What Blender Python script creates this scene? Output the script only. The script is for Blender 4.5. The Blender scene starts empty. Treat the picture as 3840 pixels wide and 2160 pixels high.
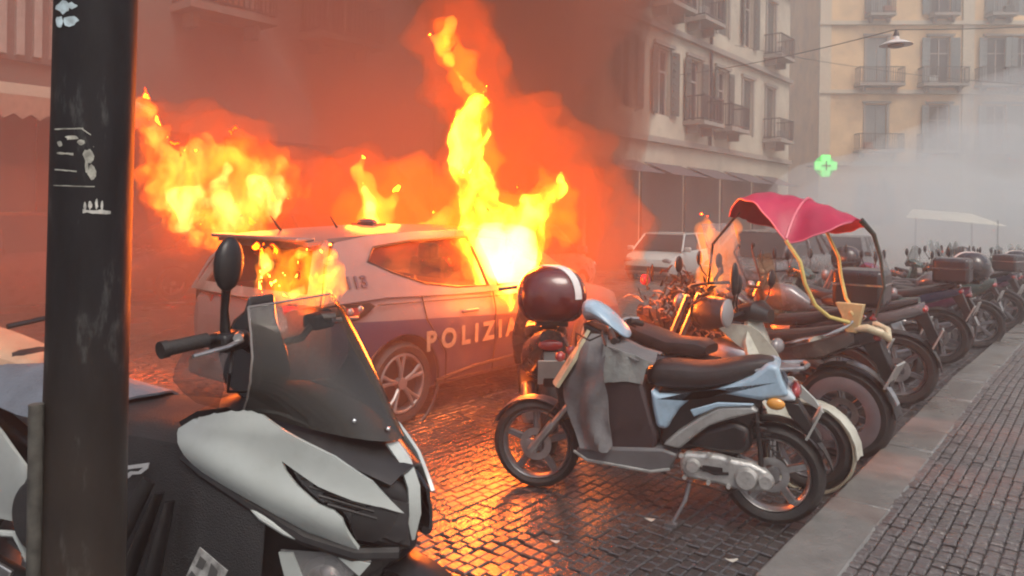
import bpy, bmesh, math, random
import numpy as np
from mathutils import Vector, Matrix, noise as mnoise
from mathutils.geometry import delaunay_2d_cdt
random.seed(7)
sc = bpy.context.scene
COL = sc.collection
R = math.radians
# ------------------------------------------------------------------ camera, sky, sun, exposure
FPX, PPX, PPY, HC, ROLL = 2773.0, 1920.0, 788.0, 1.63, R(0.8)
cam_d = bpy.data.cameras.new('camera'); cam = bpy.data.objects.new('camera', cam_d); COL.objects.link(cam)
cam_d.sensor_width = 36; cam_d.lens = 36 * FPX / 3840; cam_d.clip_end = 600; cam_d.clip_start = 0.05
cam_d.shift_y = -(1080 - PPY) / 3840
cam.matrix_world = Matrix.Translation((0, 0, HC)) @ Matrix.Rotation(R(90), 4, 'X') @ Matrix.Rotation(ROLL, 4, 'Z')
sc.camera = cam
# shift is measured along the rolled sensor: keep the principal point at (PPX, PPY)
world = bpy.data.worlds.new('World'); sc.world = world; world.use_nodes = True
nt = world.node_tree; bg = nt.nodes['Background']
sky = nt.nodes.new('ShaderNodeTexSky'); sky.sky_type = 'NISHITA'; sky.sun_disc = False
SUN_EL, SUN_AZ = R(58), R(150)
sky.sun_elevation = SUN_EL; sky.sun_rotation = SUN_AZ; sky.air_density = 1.0; sky.dust_density = 5.0; sky.ozone_density = 0.6
nt.links.new(sky.outputs[0], bg.inputs[0]); bg.inputs[1].default_value = 0.14
sun_d = bpy.data.lights.new('sun', 'SUN'); sun = bpy.data.objects.new('sun', sun_d); COL.objects.link(sun)
sun_d.energy = 1.3; sun_d.angle = R(25); sun_d.color = (1, .96, .9)
sun.rotation_euler = (R(90) - SUN_EL, 0, R(180) - SUN_AZ)
sc.view_settings.view_transform = 'Standard'; sc.view_settings.look = 'None'
sc.view_settings.gamma = 1; sc.view_settings.use_curve_mapping = False
sc.view_settings.exposure = 0.3
sc.render.engine = 'CYCLES'
cy = sc.cycles
cy.max_bounces = 6; cy.diffuse_bounces = 3; cy.glossy_bounces = 3; cy.transmission_bounces = 5
cy.volume_bounces = 2; cy.transparent_max_bounces = 24; cy.sample_clamp_indirect = 14
cy.use_denoising = True; cy.use_adaptive_sampling = True; cy.adaptive_threshold = 0.02
cy.pixel_filter_type = 'BLACKMAN_HARRIS'; cy.filter_width = 2.1
cy.caustics_reflective = False; cy.caustics_refractive = False

# ------------------------------------------------------------------ frame of the place
TH = R(39)
D = Vector((math.sin(TH), math.cos(TH), 0))       # along the street, away
N = Vector((-math.cos(TH), math.sin(TH), 0))      # across the street, away from the pavement
def W(d, t, z=0.0): return N * d + D * t + Vector((0, 0, z))
def gz(t): return -.03 * max(0, t - 8)          # the street falls away gently beyond 8 m
def ray(px, py):
    a, b = px - PPX, PPY - py
    c, s = math.cos(ROLL), math.sin(ROLL)
    return Vector(((a * c - b * s) / FPX, 1, (a * s + b * c) / FPX))
def at(px, py, Y): return ray(px, py) * Y + Vector((0, 0, HC))

# ------------------------------------------------------------------ materials
MATS = {}
def mat(name, col, rough=.5, metal=0., var=.15, scale=8., bump=0., bscale=60., coat=0., dirt=0., spec=.5):
    if name in MATS: return MATS[name]
    m = bpy.data.materials.new(name); m.use_nodes = True; t = m.node_tree; b = t.nodes['Principled BSDF']
    L = t.links.new
    tc = t.nodes.new('ShaderNodeTexCoord')
    nz = t.nodes.new('ShaderNodeTexNoise'); nz.inputs['Scale'].default_value = scale; nz.inputs['Detail'].default_value = 6
    L(tc.outputs['Object'], nz.inputs['Vector'])
    mr = t.nodes.new('ShaderNodeMapRange'); mr.inputs[1].default_value = .3; mr.inputs[2].default_value = .7
    mr.inputs[3].default_value = 1 - var; mr.inputs[4].default_value = 1 + var
    L(nz.outputs[0], mr.inputs[0])
    mx = t.nodes.new('ShaderNodeVectorMath'); mx.operation = 'SCALE'; mx.inputs[0].default_value = col[:3]
    L(mr.outputs[0], mx.inputs['Scale'])
    out = mx.outputs[0]
    if dirt:
        n2 = t.nodes.new('ShaderNodeTexNoise'); n2.inputs['Scale'].default_value = scale * 2.3; n2.inputs['Detail'].default_value = 9; n2.inputs['Roughness'].default_value = .7
        L(tc.outputs['Object'], n2.inputs['Vector'])
        r2 = t.nodes.new('ShaderNodeMapRange'); r2.inputs[1].default_value = .48; r2.inputs[2].default_value = .75; r2.inputs[4].default_value = dirt
        L(n2.outputs[0], r2.inputs[0])
        mm = t.nodes.new('ShaderNodeMix'); mm.data_type = 'RGBA'; L(r2.outputs[0], mm.inputs[0]); L(out, mm.inputs[6]); mm.inputs[7].default_value = (.09, .075, .06, 1)
        out = mm.outputs[2]
    L(out, b.inputs['Base Color'])
    rr = t.nodes.new('ShaderNodeMapRange'); rr.inputs[1].default_value = .3; rr.inputs[2].default_value = .7
    rr.inputs[3].default_value = max(.02, rough * .8); rr.inputs[4].default_value = min(1, rough * 1.25); L(nz.outputs[0], rr.inputs[0]); L(rr.outputs[0], b.inputs['Roughness'])
    b.inputs['Metallic'].default_value = metal; b.inputs['Coat Weight'].default_value = coat; b.inputs['Coat Roughness'].default_value = .08
    b.inputs['Specular IOR Level'].default_value = spec
    if bump:
        n3 = t.nodes.new('ShaderNodeTexNoise'); n3.inputs['Scale'].default_value = bscale; n3.inputs['Detail'].default_value = 4
        L(tc.outputs['Object'], n3.inputs['Vector'])
        bp = t.nodes.new('ShaderNodeBump'); bp.inputs['Strength'].default_value = bump; bp.inputs['Distance'].default_value = .01
        L(n3.outputs[0], bp.inputs['Height']); L(bp.outputs[0], b.inputs['Normal'])
    MATS[name] = m; return m
def glass(name, col=(.8, .85, .85), alpha=.25, rough=.05, base=(.2, .2, .2), dust=0.):
    if name in MATS: return MATS[name]
    m = bpy.data.materials.new(name); m.use_nodes = True; t = m.node_tree; b = t.nodes['Principled BSDF']; L = t.links.new
    b.inputs['Base Color'].default_value = (*base, 1); b.inputs['Roughness'].default_value = rough
    tr = t.nodes.new('ShaderNodeBsdfTransparent'); tr.inputs[0].default_value = (*col, 1)
    mx = t.nodes.new('ShaderNodeMixShader'); mx.inputs[0].default_value = alpha
    if dust:
        tc = t.nodes.new('ShaderNodeTexCoord'); nz = t.nodes.new('ShaderNodeTexNoise'); nz.inputs['Scale'].default_value = 90; nz.inputs['Detail'].default_value = 3
        L(tc.outputs['Object'], nz.inputs[0]); mr = t.nodes.new('ShaderNodeMapRange'); mr.inputs[1].default_value = .5; mr.inputs[2].default_value = .75
        mr.inputs[3].default_value = alpha; mr.inputs[4].default_value = min(1, alpha + dust); L(nz.outputs[0], mr.inputs[0]); L(mr.outputs[0], mx.inputs[0])
    L(tr.outputs[0], mx.inputs[1]); L(b.outputs[0], mx.inputs[2]); L(mx.outputs[0], t.nodes['Material Output'].inputs['Surface'])
    MATS[name] = m; return m
def lamp_mat(name, col, s):
    m = bpy.data.materials.new(name); m.use_nodes = True; b = m.node_tree.nodes['Principled BSDF']
    b.inputs['Base Color'].default_value = (*col, 1); b.inputs['Emission Color'].default_value = (*col, 1); b.inputs['Emission Strength'].default_value = s
    return m
def fire_mat(name, col, s, absorb=None, tex=0.):
    m = bpy.data.materials.new(name); m.use_nodes = True; t = m.node_tree; t.nodes.remove(t.nodes['Principled BSDF'])
    o = t.nodes['Material Output']; e = t.nodes.new('ShaderNodeEmission'); e.inputs[0].default_value = (*col, 1); e.inputs[1].default_value = s
    if tex:
        tc = t.nodes.new('ShaderNodeTexCoord'); mp = t.nodes.new('ShaderNodeMapping'); mp.inputs['Scale'].default_value = (1, 1, .55); t.links.new(tc.outputs['Object'], mp.inputs[0])
        nz = t.nodes.new('ShaderNodeTexNoise'); nz.inputs['Scale'].default_value = tex; nz.inputs['Detail'].default_value = 4; nz.inputs['Distortion'].default_value = .8; t.links.new(mp.outputs[0], nz.inputs[0])
        mr = t.nodes.new('ShaderNodeMapRange'); mr.inputs[1].default_value = .44; mr.inputs[2].default_value = .62; mr.inputs[3].default_value = s * .08; mr.inputs[4].default_value = s * 2.1
        t.links.new(nz.outputs[0], mr.inputs[0]); t.links.new(mr.outputs[0], e.inputs[1]); m.cycles.volume_step_rate = .4
    ab = t.nodes.new('ShaderNodeVolumeAbsorption'); ab.inputs[0].default_value = (.99, .66, .32, 1); ab.inputs[1].default_value = (min(1.6, .6 + s * .3)) if absorb is None else absorb
    ad = t.nodes.new('ShaderNodeAddShader'); t.links.new(e.outputs[0], ad.inputs[0]); t.links.new(ab.outputs[0], ad.inputs[1]); t.links.new(ad.outputs[0], o.inputs['Volume'])
    tr = t.nodes.new('ShaderNodeBsdfTransparent'); tr.inputs[0].default_value = (1, .985, .97, 1); t.links.new(tr.outputs[0], o.inputs['Surface'])
    return m
def smoke_mat(name, col, dens, aniso=.2):
    m = bpy.data.materials.new(name); m.use_nodes = True; t = m.node_tree; t.nodes.remove(t.nodes['Principled BSDF'])
    v = t.nodes.new('ShaderNodeVolumePrincipled'); v.inputs['Color'].default_value = (*col, 1); v.inputs['Density'].default_value = dens
    v.inputs['Anisotropy'].default_value = aniso
    t.links.new(v.outputs[0], t.nodes['Material Output'].inputs['Volume']); return m

# ------------------------------------------------------------------ mesh helpers
class MB:
    def __init__(s): s.v = []; s.f = []
    def add(s, vs, fs):
        o = len(s.v); s.v += [tuple(v) for v in vs]; s.f += [tuple(i + o for i in f) for f in fs]; return s
    def box(s, c, sz, M=None):
        x, y, z = (q / 2 for q in sz); c = Vector(c)
        vs = [Vector((a * x, b * y, e * z)) for e in (-1, 1) for a, b in ((-1, -1), (1, -1), (1, 1), (-1, 1))]
        if M: vs = [M @ v for v in vs]
        return s.add([v + c for v in vs], [(3, 2, 1, 0), (4, 5, 6, 7), (0, 1, 5, 4), (1, 2, 6, 5), (2, 3, 7, 6), (3, 0, 4, 7)])
    def tube(s, pts, r, n=8, closed=False, flat=1.):
        pts = [Vector(p) for p in pts]; k = len(pts); rs = r if isinstance(r, (list, tuple)) else [r] * k
        vs = []; up = None
        for i, p in enumerate(pts):
            a = pts[(i - 1) % k] if closed or i else p; b = pts[(i + 1) % k] if closed or i < k - 1 else p
            T = (b - a).normalized()
            if up is None: up = Vector((0, 0, 1)) if abs(T.z) < .9 else Vector((0, 1, 0))
            u = (up - T * up.dot(T)).normalized(); w = T.cross(u); up = u
            for j in range(n):
                q = 2 * math.pi * j / n; vs.append(p + u * math.cos(q) * rs[i] + w * math.sin(q) * rs[i] * flat)
        fs = []
        for i in range(k if closed else k - 1):
            for j in range(n):
                a, b = i * n + j, i * n + (j + 1) % n; c, d = ((i + 1) % k) * n + (j + 1) % n, ((i + 1) % k) * n + j
                fs.append((a, b, c, d))
        if not closed: fs += [tuple(range(n))[::-1], tuple((k - 1) * n + j for j in range(n))]
        return s.add(vs, fs)
    def cyl(s, p0, p1, r0, r1=None, n=16): return s.tube([p0, p1], [r0, r0 if r1 is None else r1], n)
    def torus(s, c, R_, r, axis='y', n=36, m=10, flat=1.):
        c = Vector(c); vs = []
        for i in range(n):
            a = 2 * math.pi * i / n
            for j in range(m):
                b = 2 * math.pi * j / m; rr = R_ + r * math.cos(b); h = r * math.sin(b) * flat
                q = (rr * math.cos(a), h, rr * math.sin(a)) if axis == 'y' else (rr * math.cos(a), rr * math.sin(a), h)
                vs.append(c + Vector(q))
        return s.add(vs, [(i * m + j, i * m + (j + 1) % m, ((i + 1) % n) * m + (j + 1) % m, ((i + 1) % n) * m + j) for i in range(n) for j in range(m)])
    def prism(s, poly, y0, y1):
        k = len(poly); vs = [(x, y0, z) for x, z in poly] + [(x, y1, z) for x, z in poly]
        return s.add(vs, [tuple(range(k)), tuple(range(k, 2 * k))[::-1]] + [(i, i + k, (i + 1) % k + k, (i + 1) % k) for i in range(k)])
    def ell(s, c, r, M=None, n=16, m=10):
        c = Vector(c); vs = []
        for i in range(m + 1):
            a = math.pi * i / m
            for j in range(n):
                b = 2 * math.pi * j / n
                v = Vector((r[0] * math.sin(a) * math.cos(b), r[1] * math.sin(a) * math.sin(b), r[2] * math.cos(a)))
                vs.append(c + (M @ v if M else v))
        return s.add(vs, [(i * n + j, i * n + (j + 1) % n, (i + 1) * n + (j + 1) % n, (i + 1) * n + j) for i in range(m) for j in range(n)])
    def loft(s, secs, closed=False, caps=True):
        k = len(secs[0]); vs = [v for q in secs for v in q]; kk = k if closed else k - 1
        fs = [(i * k + j, i * k + (j + 1) % k, (i + 1) * k + (j + 1) % k, (i + 1) * k + j) for i in range(len(secs) - 1) for j in range(kk)]
        if caps and closed: fs += [tuple(range(k))[::-1], tuple((len(secs) - 1) * k + j for j in range(k))]
        return s.add(vs, fs)
    def panel(s, poly, f, grid=.05, holes=()):
        """2-D outline (u,v) filled with an even net, holes left open, each point mapped by f(u,v) -> xyz"""
        vs = []; es = []
        for P in [poly, *holes]:
            o = len(vs); pts = []
            for i in range(len(P)):
                a, b = Vector(P[i]), Vector(P[(i + 1) % len(P)]); k = max(1, int((b - a).length / grid))
                pts += [a + (b - a) * j / k for j in range(k)]
            vs += pts; es += [(o + i, o + (i + 1) % len(pts)) for i in range(len(pts))]
        def inside(p, P):
            c = False
            for i in range(len(P)):
                (x1, y1), (x2, y2) = P[i], P[i - 1]
                if (y1 > p[1]) != (y2 > p[1]) and p[0] < (x2 - x1) * (p[1] - y1) / (y2 - y1) + x1: c = not c
            return c
        xs = [p[0] for p in poly]; ys = [p[1] for p in poly]
        x = min(xs) + grid * .53
        while x < max(xs):
            y = min(ys) + grid * .47
            while y < max(ys):
                if inside((x, y), poly) and not any(inside((x, y), h) for h in holes): vs.append(Vector((x, y)))
                y += grid
            x += grid
        V, E_, F, *_ = delaunay_2d_cdt([Vector(v) for v in vs], es, [], 0, 1e-5)
        fs = []
        for t in F:
            c = sum((V[i] for i in t), Vector((0, 0))) / len(t)
            if inside(c, poly) and not any(inside(c, h) for h in holes): fs.append(tuple(t))
        return s.add([f(v.x, v.y) for v in V], fs)
    def sett(s, c, M, lx, ly, h, e=.006):
        """a stone: a chamfered block, top at c"""
        x, y = lx / 2, ly / 2
        vs = [(-x, -y, -h), (x, -y, -h), (x, y, -h), (-x, y, -h), (-x, -y, -e), (x, -y, -e), (x, y, -e), (-x, y, -e),
              (-x + e, -y + e, 0), (x - e, -y + e, 0), (x - e, y - e, 0), (-x + e, y - e, 0)]
        vs = [Vector(c) + M @ Vector(v) for v in vs]
        fs = [(8, 9, 10, 11)] + [(4 + i, 4 + (i + 1) % 4, 8 + (i + 1) % 4, 8 + i) for i in range(4)] + [(i, (i + 1) % 4, 4 + (i + 1) % 4, 4 + i) for i in range(4)]
        return s.add(vs, fs)
def obj(name, mb, m, parent=None, smooth=True, bevel=0., seg=2, solid=0., sub=0, kind=None, label=None):
    me = bpy.data.meshes.new(name); me.from_pydata(mb.v, [], mb.f); me.update()
    bm = bmesh.new(); bm.from_mesh(me); bmesh.ops.remove_doubles(bm, verts=bm.verts, dist=1e-5); bmesh.ops.recalc_face_normals(bm, faces=bm.faces); bm.to_mesh(me); bm.free()
    if m: me.materials.append(m)
    if smooth:
        me.polygons.foreach_set('use_smooth', [True] * len(me.polygons)); me.set_sharp_from_angle(angle=R(38))
    o = bpy.data.objects.new(name, me); COL.objects.link(o); o.parent = parent
    if solid: q = o.modifiers.new('solid', 'SOLIDIFY'); q.thickness = solid; q.offset = 0; q = o.modifiers.new('split', 'EDGE_SPLIT'); q.split_angle = R(50)
    if bevel: q = o.modifiers.new('bevel', 'BEVEL'); q.width = bevel; q.segments = seg; q.limit_method = 'ANGLE'; q.angle_limit = R(35)
    if sub: q = o.modifiers.new('sub', 'SUBSURF'); q.levels = sub; q.render_levels = sub
    if kind: o['kind'] = kind
    if label: o['label'] = label
    return o
def tag(o, label, cat, group=None, kind=None):
    o['label'] = label; o['category'] = cat
    if group: o['group'] = group
    if kind: o['kind'] = kind
    return o
def thing(name, label, cat, loc=(0, 0, 0), head=None, rotz=0., group=None, scale=1.):
    o = bpy.data.objects.new(name, None); COL.objects.link(o); o.empty_display_size = .2
    o.location = loc
    if head is not None: rotz = math.atan2(head.y, head.x)
    o.rotation_euler = (0, 0, rotz); o.scale = (scale,) * 3
    return tag(o, label, cat, group)
def copy_tree(o, parent=None):
    c = o.copy(); COL.objects.link(c); c.parent = parent
    for ch in [x for x in KIDS.get(o.name, [])]: copy_tree(ch, c)
    return c
KIDS = {}
def index_kids():
    KIDS.clear()
    for o in bpy.data.objects:
        if o.parent: KIDS.setdefault(o.parent.name, []).append(o)
def text(name, body, size, m, parent, M, bold=.0, ext=.002, xs=1.):
    cu = bpy.data.curves.new(name, 'FONT'); cu.body = body; cu.size = size; cu.extrude = ext; cu.offset = bold
    cu.align_x = 'CENTER'; cu.align_y = 'CENTER'; cu.materials.append(m)
    t_ = bpy.data.objects.new('text', cu); COL.objects.link(t_); bpy.context.view_layer.update(); dg_ = bpy.context.evaluated_depsgraph_get()
    me = bpy.data.meshes.new_from_object(t_.evaluated_get(dg_)); bpy.data.objects.remove(t_); bpy.data.curves.remove(cu)
    o = bpy.data.objects.new(name, me); COL.objects.link(o); o.parent = parent; o.matrix_local = M @ Matrix.Diagonal((xs, 1, 1, 1)); return o

# ------------------------------------------------------------------ shared materials
black = mat('black_plastic', (.011, .011, .012), .38, var=.3, dirt=.15)
blackg = mat('black_gloss', (.012, .012, .014), .15, coat=.5)
rubber = mat('tyre_rubber', (.022, .021, .021), .6, bump=.3, bscale=90, dirt=.25)
seatm = mat('seat_vinyl', (.028, .024, .024), .33, bump=.25, bscale=140, var=.3)
metal = mat('worn_alloy', (.42, .42, .42), .35, metal=.9, var=.2, scale=14, dirt=.35)
chrome = mat('chrome', (.7, .7, .7), .12, metal=1, dirt=.1)
greyrim = mat('grey_rim', (.22, .22, .23), .35, metal=.7, dirt=.3)
white = mat('white_paint', (.47, .51, .49), .22, coat=.5, var=.05, dirt=.12)
cloth = mat('dark_cover_cloth', (.02, .021, .023), .6, bump=.6, bscale=220, var=.25, scale=5)
greycloth = mat('grey_wet_cloth', (.14, .14, .145), .65, bump=.3, bscale=45, var=.25, scale=5, dirt=.25)

# ------------------------------------------------------------------ ground
def stone_mat(name, col, rlo, rhi, var=.35, puddle=1.):
    m = bpy.data.materials.new(name); m.use_nodes = True; t = m.node_tree; b = t.nodes['Principled BSDF']; L = t.links.new
    geo = t.nodes.new('ShaderNodeNewGeometry'); oi = t.nodes.new('ShaderNodeObjectInfo')
    n1 = t.nodes.new('ShaderNodeTexNoise'); n1.inputs['Scale'].default_value = 7; n1.inputs['Detail'].default_value = 8; L(geo.outputs['Position'], n1.inputs[0])
    n2 = t.nodes.new('ShaderNodeTexNoise'); n2.inputs['Scale'].default_value = 1.1; n2.inputs['Detail'].default_value = 4; L(geo.outputs['Position'], n2.inputs[0])
    add = t.nodes.new('ShaderNodeMath'); add.operation = 'MULTIPLY_ADD'; add.inputs[1].default_value = var * 2; add.inputs[2].default_value = 1 - var; L(n1.outputs[0], add.inputs[0])
    a2 = t.nodes.new('ShaderNodeMath'); a2.operation = 'MULTIPLY_ADD'; a2.inputs[1].default_value = .5; L(geo.outputs['Random Per Island'], a2.inputs[0]); L(add.outputs[0], a2.inputs[2])
    sc_ = t.nodes.new('ShaderNodeVectorMath'); sc_.operation = 'SCALE'; sc_.inputs[0].default_value = col; L(a2.outputs[0], sc_.inputs['Scale']); L(sc_.outputs[0], b.inputs['Base Color'])
    rr = t.nodes.new('ShaderNodeMapRange'); rr.inputs[1].default_value = .4; rr.inputs[2].default_value = .62; rr.inputs[3].default_value = rlo; rr.inputs[4].default_value = rhi
    L(n2.outputs[0], rr.inputs[0]); L(rr.outputs[0], b.inputs['Roughness']); b.inputs['Specular IOR Level'].default_value = .9
    b.inputs['Coat Weight'].default_value = puddle; b.inputs['Coat Roughness'].default_value = .24; b.inputs['Coat IOR'].default_value = 1.65
    n3 = t.nodes.new('ShaderNodeTexNoise'); n3.inputs['Scale'].default_value = 55; n3.inputs['Detail'].default_value = 5; L(geo.outputs['Position'], n3.inputs[0])
    bp = t.nodes.new('ShaderNodeBump'); bp.inputs['Strength'].default_value = .8; bp.inputs['Distance'].default_value = .006; L(n3.outputs[0], bp.inputs['Height']); L(bp.outputs[0], b.inputs['Normal'])
    L(bp.outputs[0], b.inputs['Coat Normal'])
    return m
sett_m = stone_mat('wet_basalt_sett', (.034, .031, .03), .16, .36, .35, 1.)
joint_m = stone_mat('wet_joint_grit', (.03, .027, .025), .25, .6)
kerb_m = stone_mat('lava_kerb_stone', (.125, .124, .115), .22, .6, .6, .5)
cube_m = stone_mat('porphyry_cube', (.068, .059, .056), .28, .55, .4, .4)
far_m = stone_mat('far_paving', (.055, .05, .048), .2, .45)
def flat(name, quad, m, z):
    mb = MB(); mb.add([W(d, t, z) for d, t in quad], [(0, 1, 2, 3)]); return obj(name, mb, m, kind='structure')
flat('ground', [(-70, -70), (70, -70), (70, 100), (-70, 100)], joint_m, -3.2)
PZ = .12
roadbase = bpy.data.objects.new('road', None)
def strip(d0, d1, t0, t1, z):
    m_ = MB(); ts = [t0] + ([8] if t0 < 8 < t1 else []) + [t1]; m_.loft([[W(d0, t_, z + gz(t_)), W(d1, t_, z + gz(t_))] for t_ in ts], caps=False); return m_
rb = strip(1.14, 42, -12, 100, -.018)
road = obj('road', rb, joint_m, kind='structure')
def camdist(p):
    return None if p.y < .6 else (PPX + FPX * p.x / p.y, 800 - FPX * (p.z - HC) / p.y)
def lay(parent, d0, d1, t0, t1, ld, lt, z, m, stuffname, partname, gap=.008, h=.05, tilt=.02, stagger=True, vis_y=1.0):
    pieces = []
    i = 0; d = d0
    while d < d1 - ld * .5:
        t = t0 + (lt * .5 if stagger and i % 2 else 0) + random.uniform(-.01, .01)
        while t < t1:
            w = lt * random.uniform(.78, 1.24); p = W(d + ld / 2, t + w / 2, z + gz(t + w / 2))
            s = camdist(p)
            if s and -250 < s[0] < 4100 and s[1] < 2330: pieces.append((d, t, w, p, (p - Vector((0, 0, HC))).length, s))
            t += w
        d += ld; i += 1
    near = sorted([q for q in pieces if 1250 < q[5][0] < 3900 or q[5][1] < 1500], key=lambda q: q[4])[:299]
    nid = set(id(q) for q in near)
    rest = MB(); base = Matrix((tuple(D), tuple(N), (0, 0, 1))).transposed()
    shared = []
    for q in range(12):
        mb = MB(); mb.sett((0, 0, 0), Matrix.Identity(3), lt * random.uniform(.86, .98) - gap, ld - gap, h, random.uniform(.005, .008))
        o = obj(partname, mb, m, parent, smooth=False); shared.append(o.data); bpy.data.objects.remove(o)
    for q in pieces:
        d, t, w, p, dist, s_ = q
        Rt = Matrix.Rotation(random.gauss(0, tilt), 3, 'X') @ Matrix.Rotation(random.gauss(0, tilt), 3, 'Y') @ Matrix.Rotation(random.gauss(0, .03), 3, 'Z')
        pp = p + Vector((0, 0, random.gauss(0, .0025)))
        if id(q) in nid:
            o = bpy.data.objects.new(partname, random.choice(shared)); COL.objects.link(o); o.parent = parent
            o.matrix_local = Matrix.Translation(pp) @ (base @ Rt).to_4x4()
        else: rest.sett(pp, base @ Rt, w - gap, ld - gap, h)
    o = obj(stuffname, rest, m, parent, smooth=False); o['kind'] = 'stuff'; return o
lay(road, 1.17, 9.6, .6, 15, .062, .082, 0, sett_m, 'paving_setts', 'paving_sett', gap=.003, tilt=.012)
fr = strip(1.16, 42, 15, 100, -.006); f2_ = strip(9.6, 42, -12, 15, -.006); fr.add(f2_.v, f2_.f)
o = obj('far_surface', fr, far_m, road)
# painted bay lines on the far side
mk = MB()
for (d0, t0, d1, t1) in ((10.6, 4.3, 12.9, 5.4), (12.2, 6.0, 12.3, 13.0), (10.3, 6.8, 12.6, 7.9)):
    a, b = W(d0, t0, .0 + gz(t0)), W(d1, t1, .0 + gz(t1)); s_ = (b - a).normalized().cross(Vector((0, 0, 1))) * .06
    mk.add([a - s_, b - s_, b + s_, a + s_], [(0, 1, 2, 3)])
obj('road_markings', mk, mat('road_paint', (.6, .6, .57), .4, dirt=.5), road)
pb = strip(-30, .87, -12, 100, PZ - .02)
pavement = obj('pavement', pb, joint_m, kind='structure')
lay(pavement, -2.6, .85, 1.2, 13, .057, .062, PZ, cube_m, 'paving_cubes', 'paving_cube', gap=.006, tilt=.045, h=.04)
fp = strip(-30, .86, 13, 100, PZ - .008); obj('far_surface', fp, mat('far_pavement', (.13, .105, .1), .45, bump=.5, bscale=9), pavement)
kb = strip(.89, 1.11, -12, 60, .03); kerb = obj('kerb', kb, joint_m, kind='structure')
t = -.9
while t < 40:
    L_ = random.uniform(.75, 1.2); mb = MB(); mb.box((0, 0, 0), (.282, L_ - .012, .15))
    o = obj('kerb_stone', mb, kerb_m, kerb, bevel=.012); o.location = W(1.0 + random.uniform(-.004, .004), t + L_ / 2, PZ - .072 + gz(t + L_ / 2) + random.uniform(-.004, .004)); o.rotation_euler = (random.uniform(-.004, .004) + (math.atan(-.03) if t > 7.5 else 0), random.uniform(-.01, .01), -TH); t += L_

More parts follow.
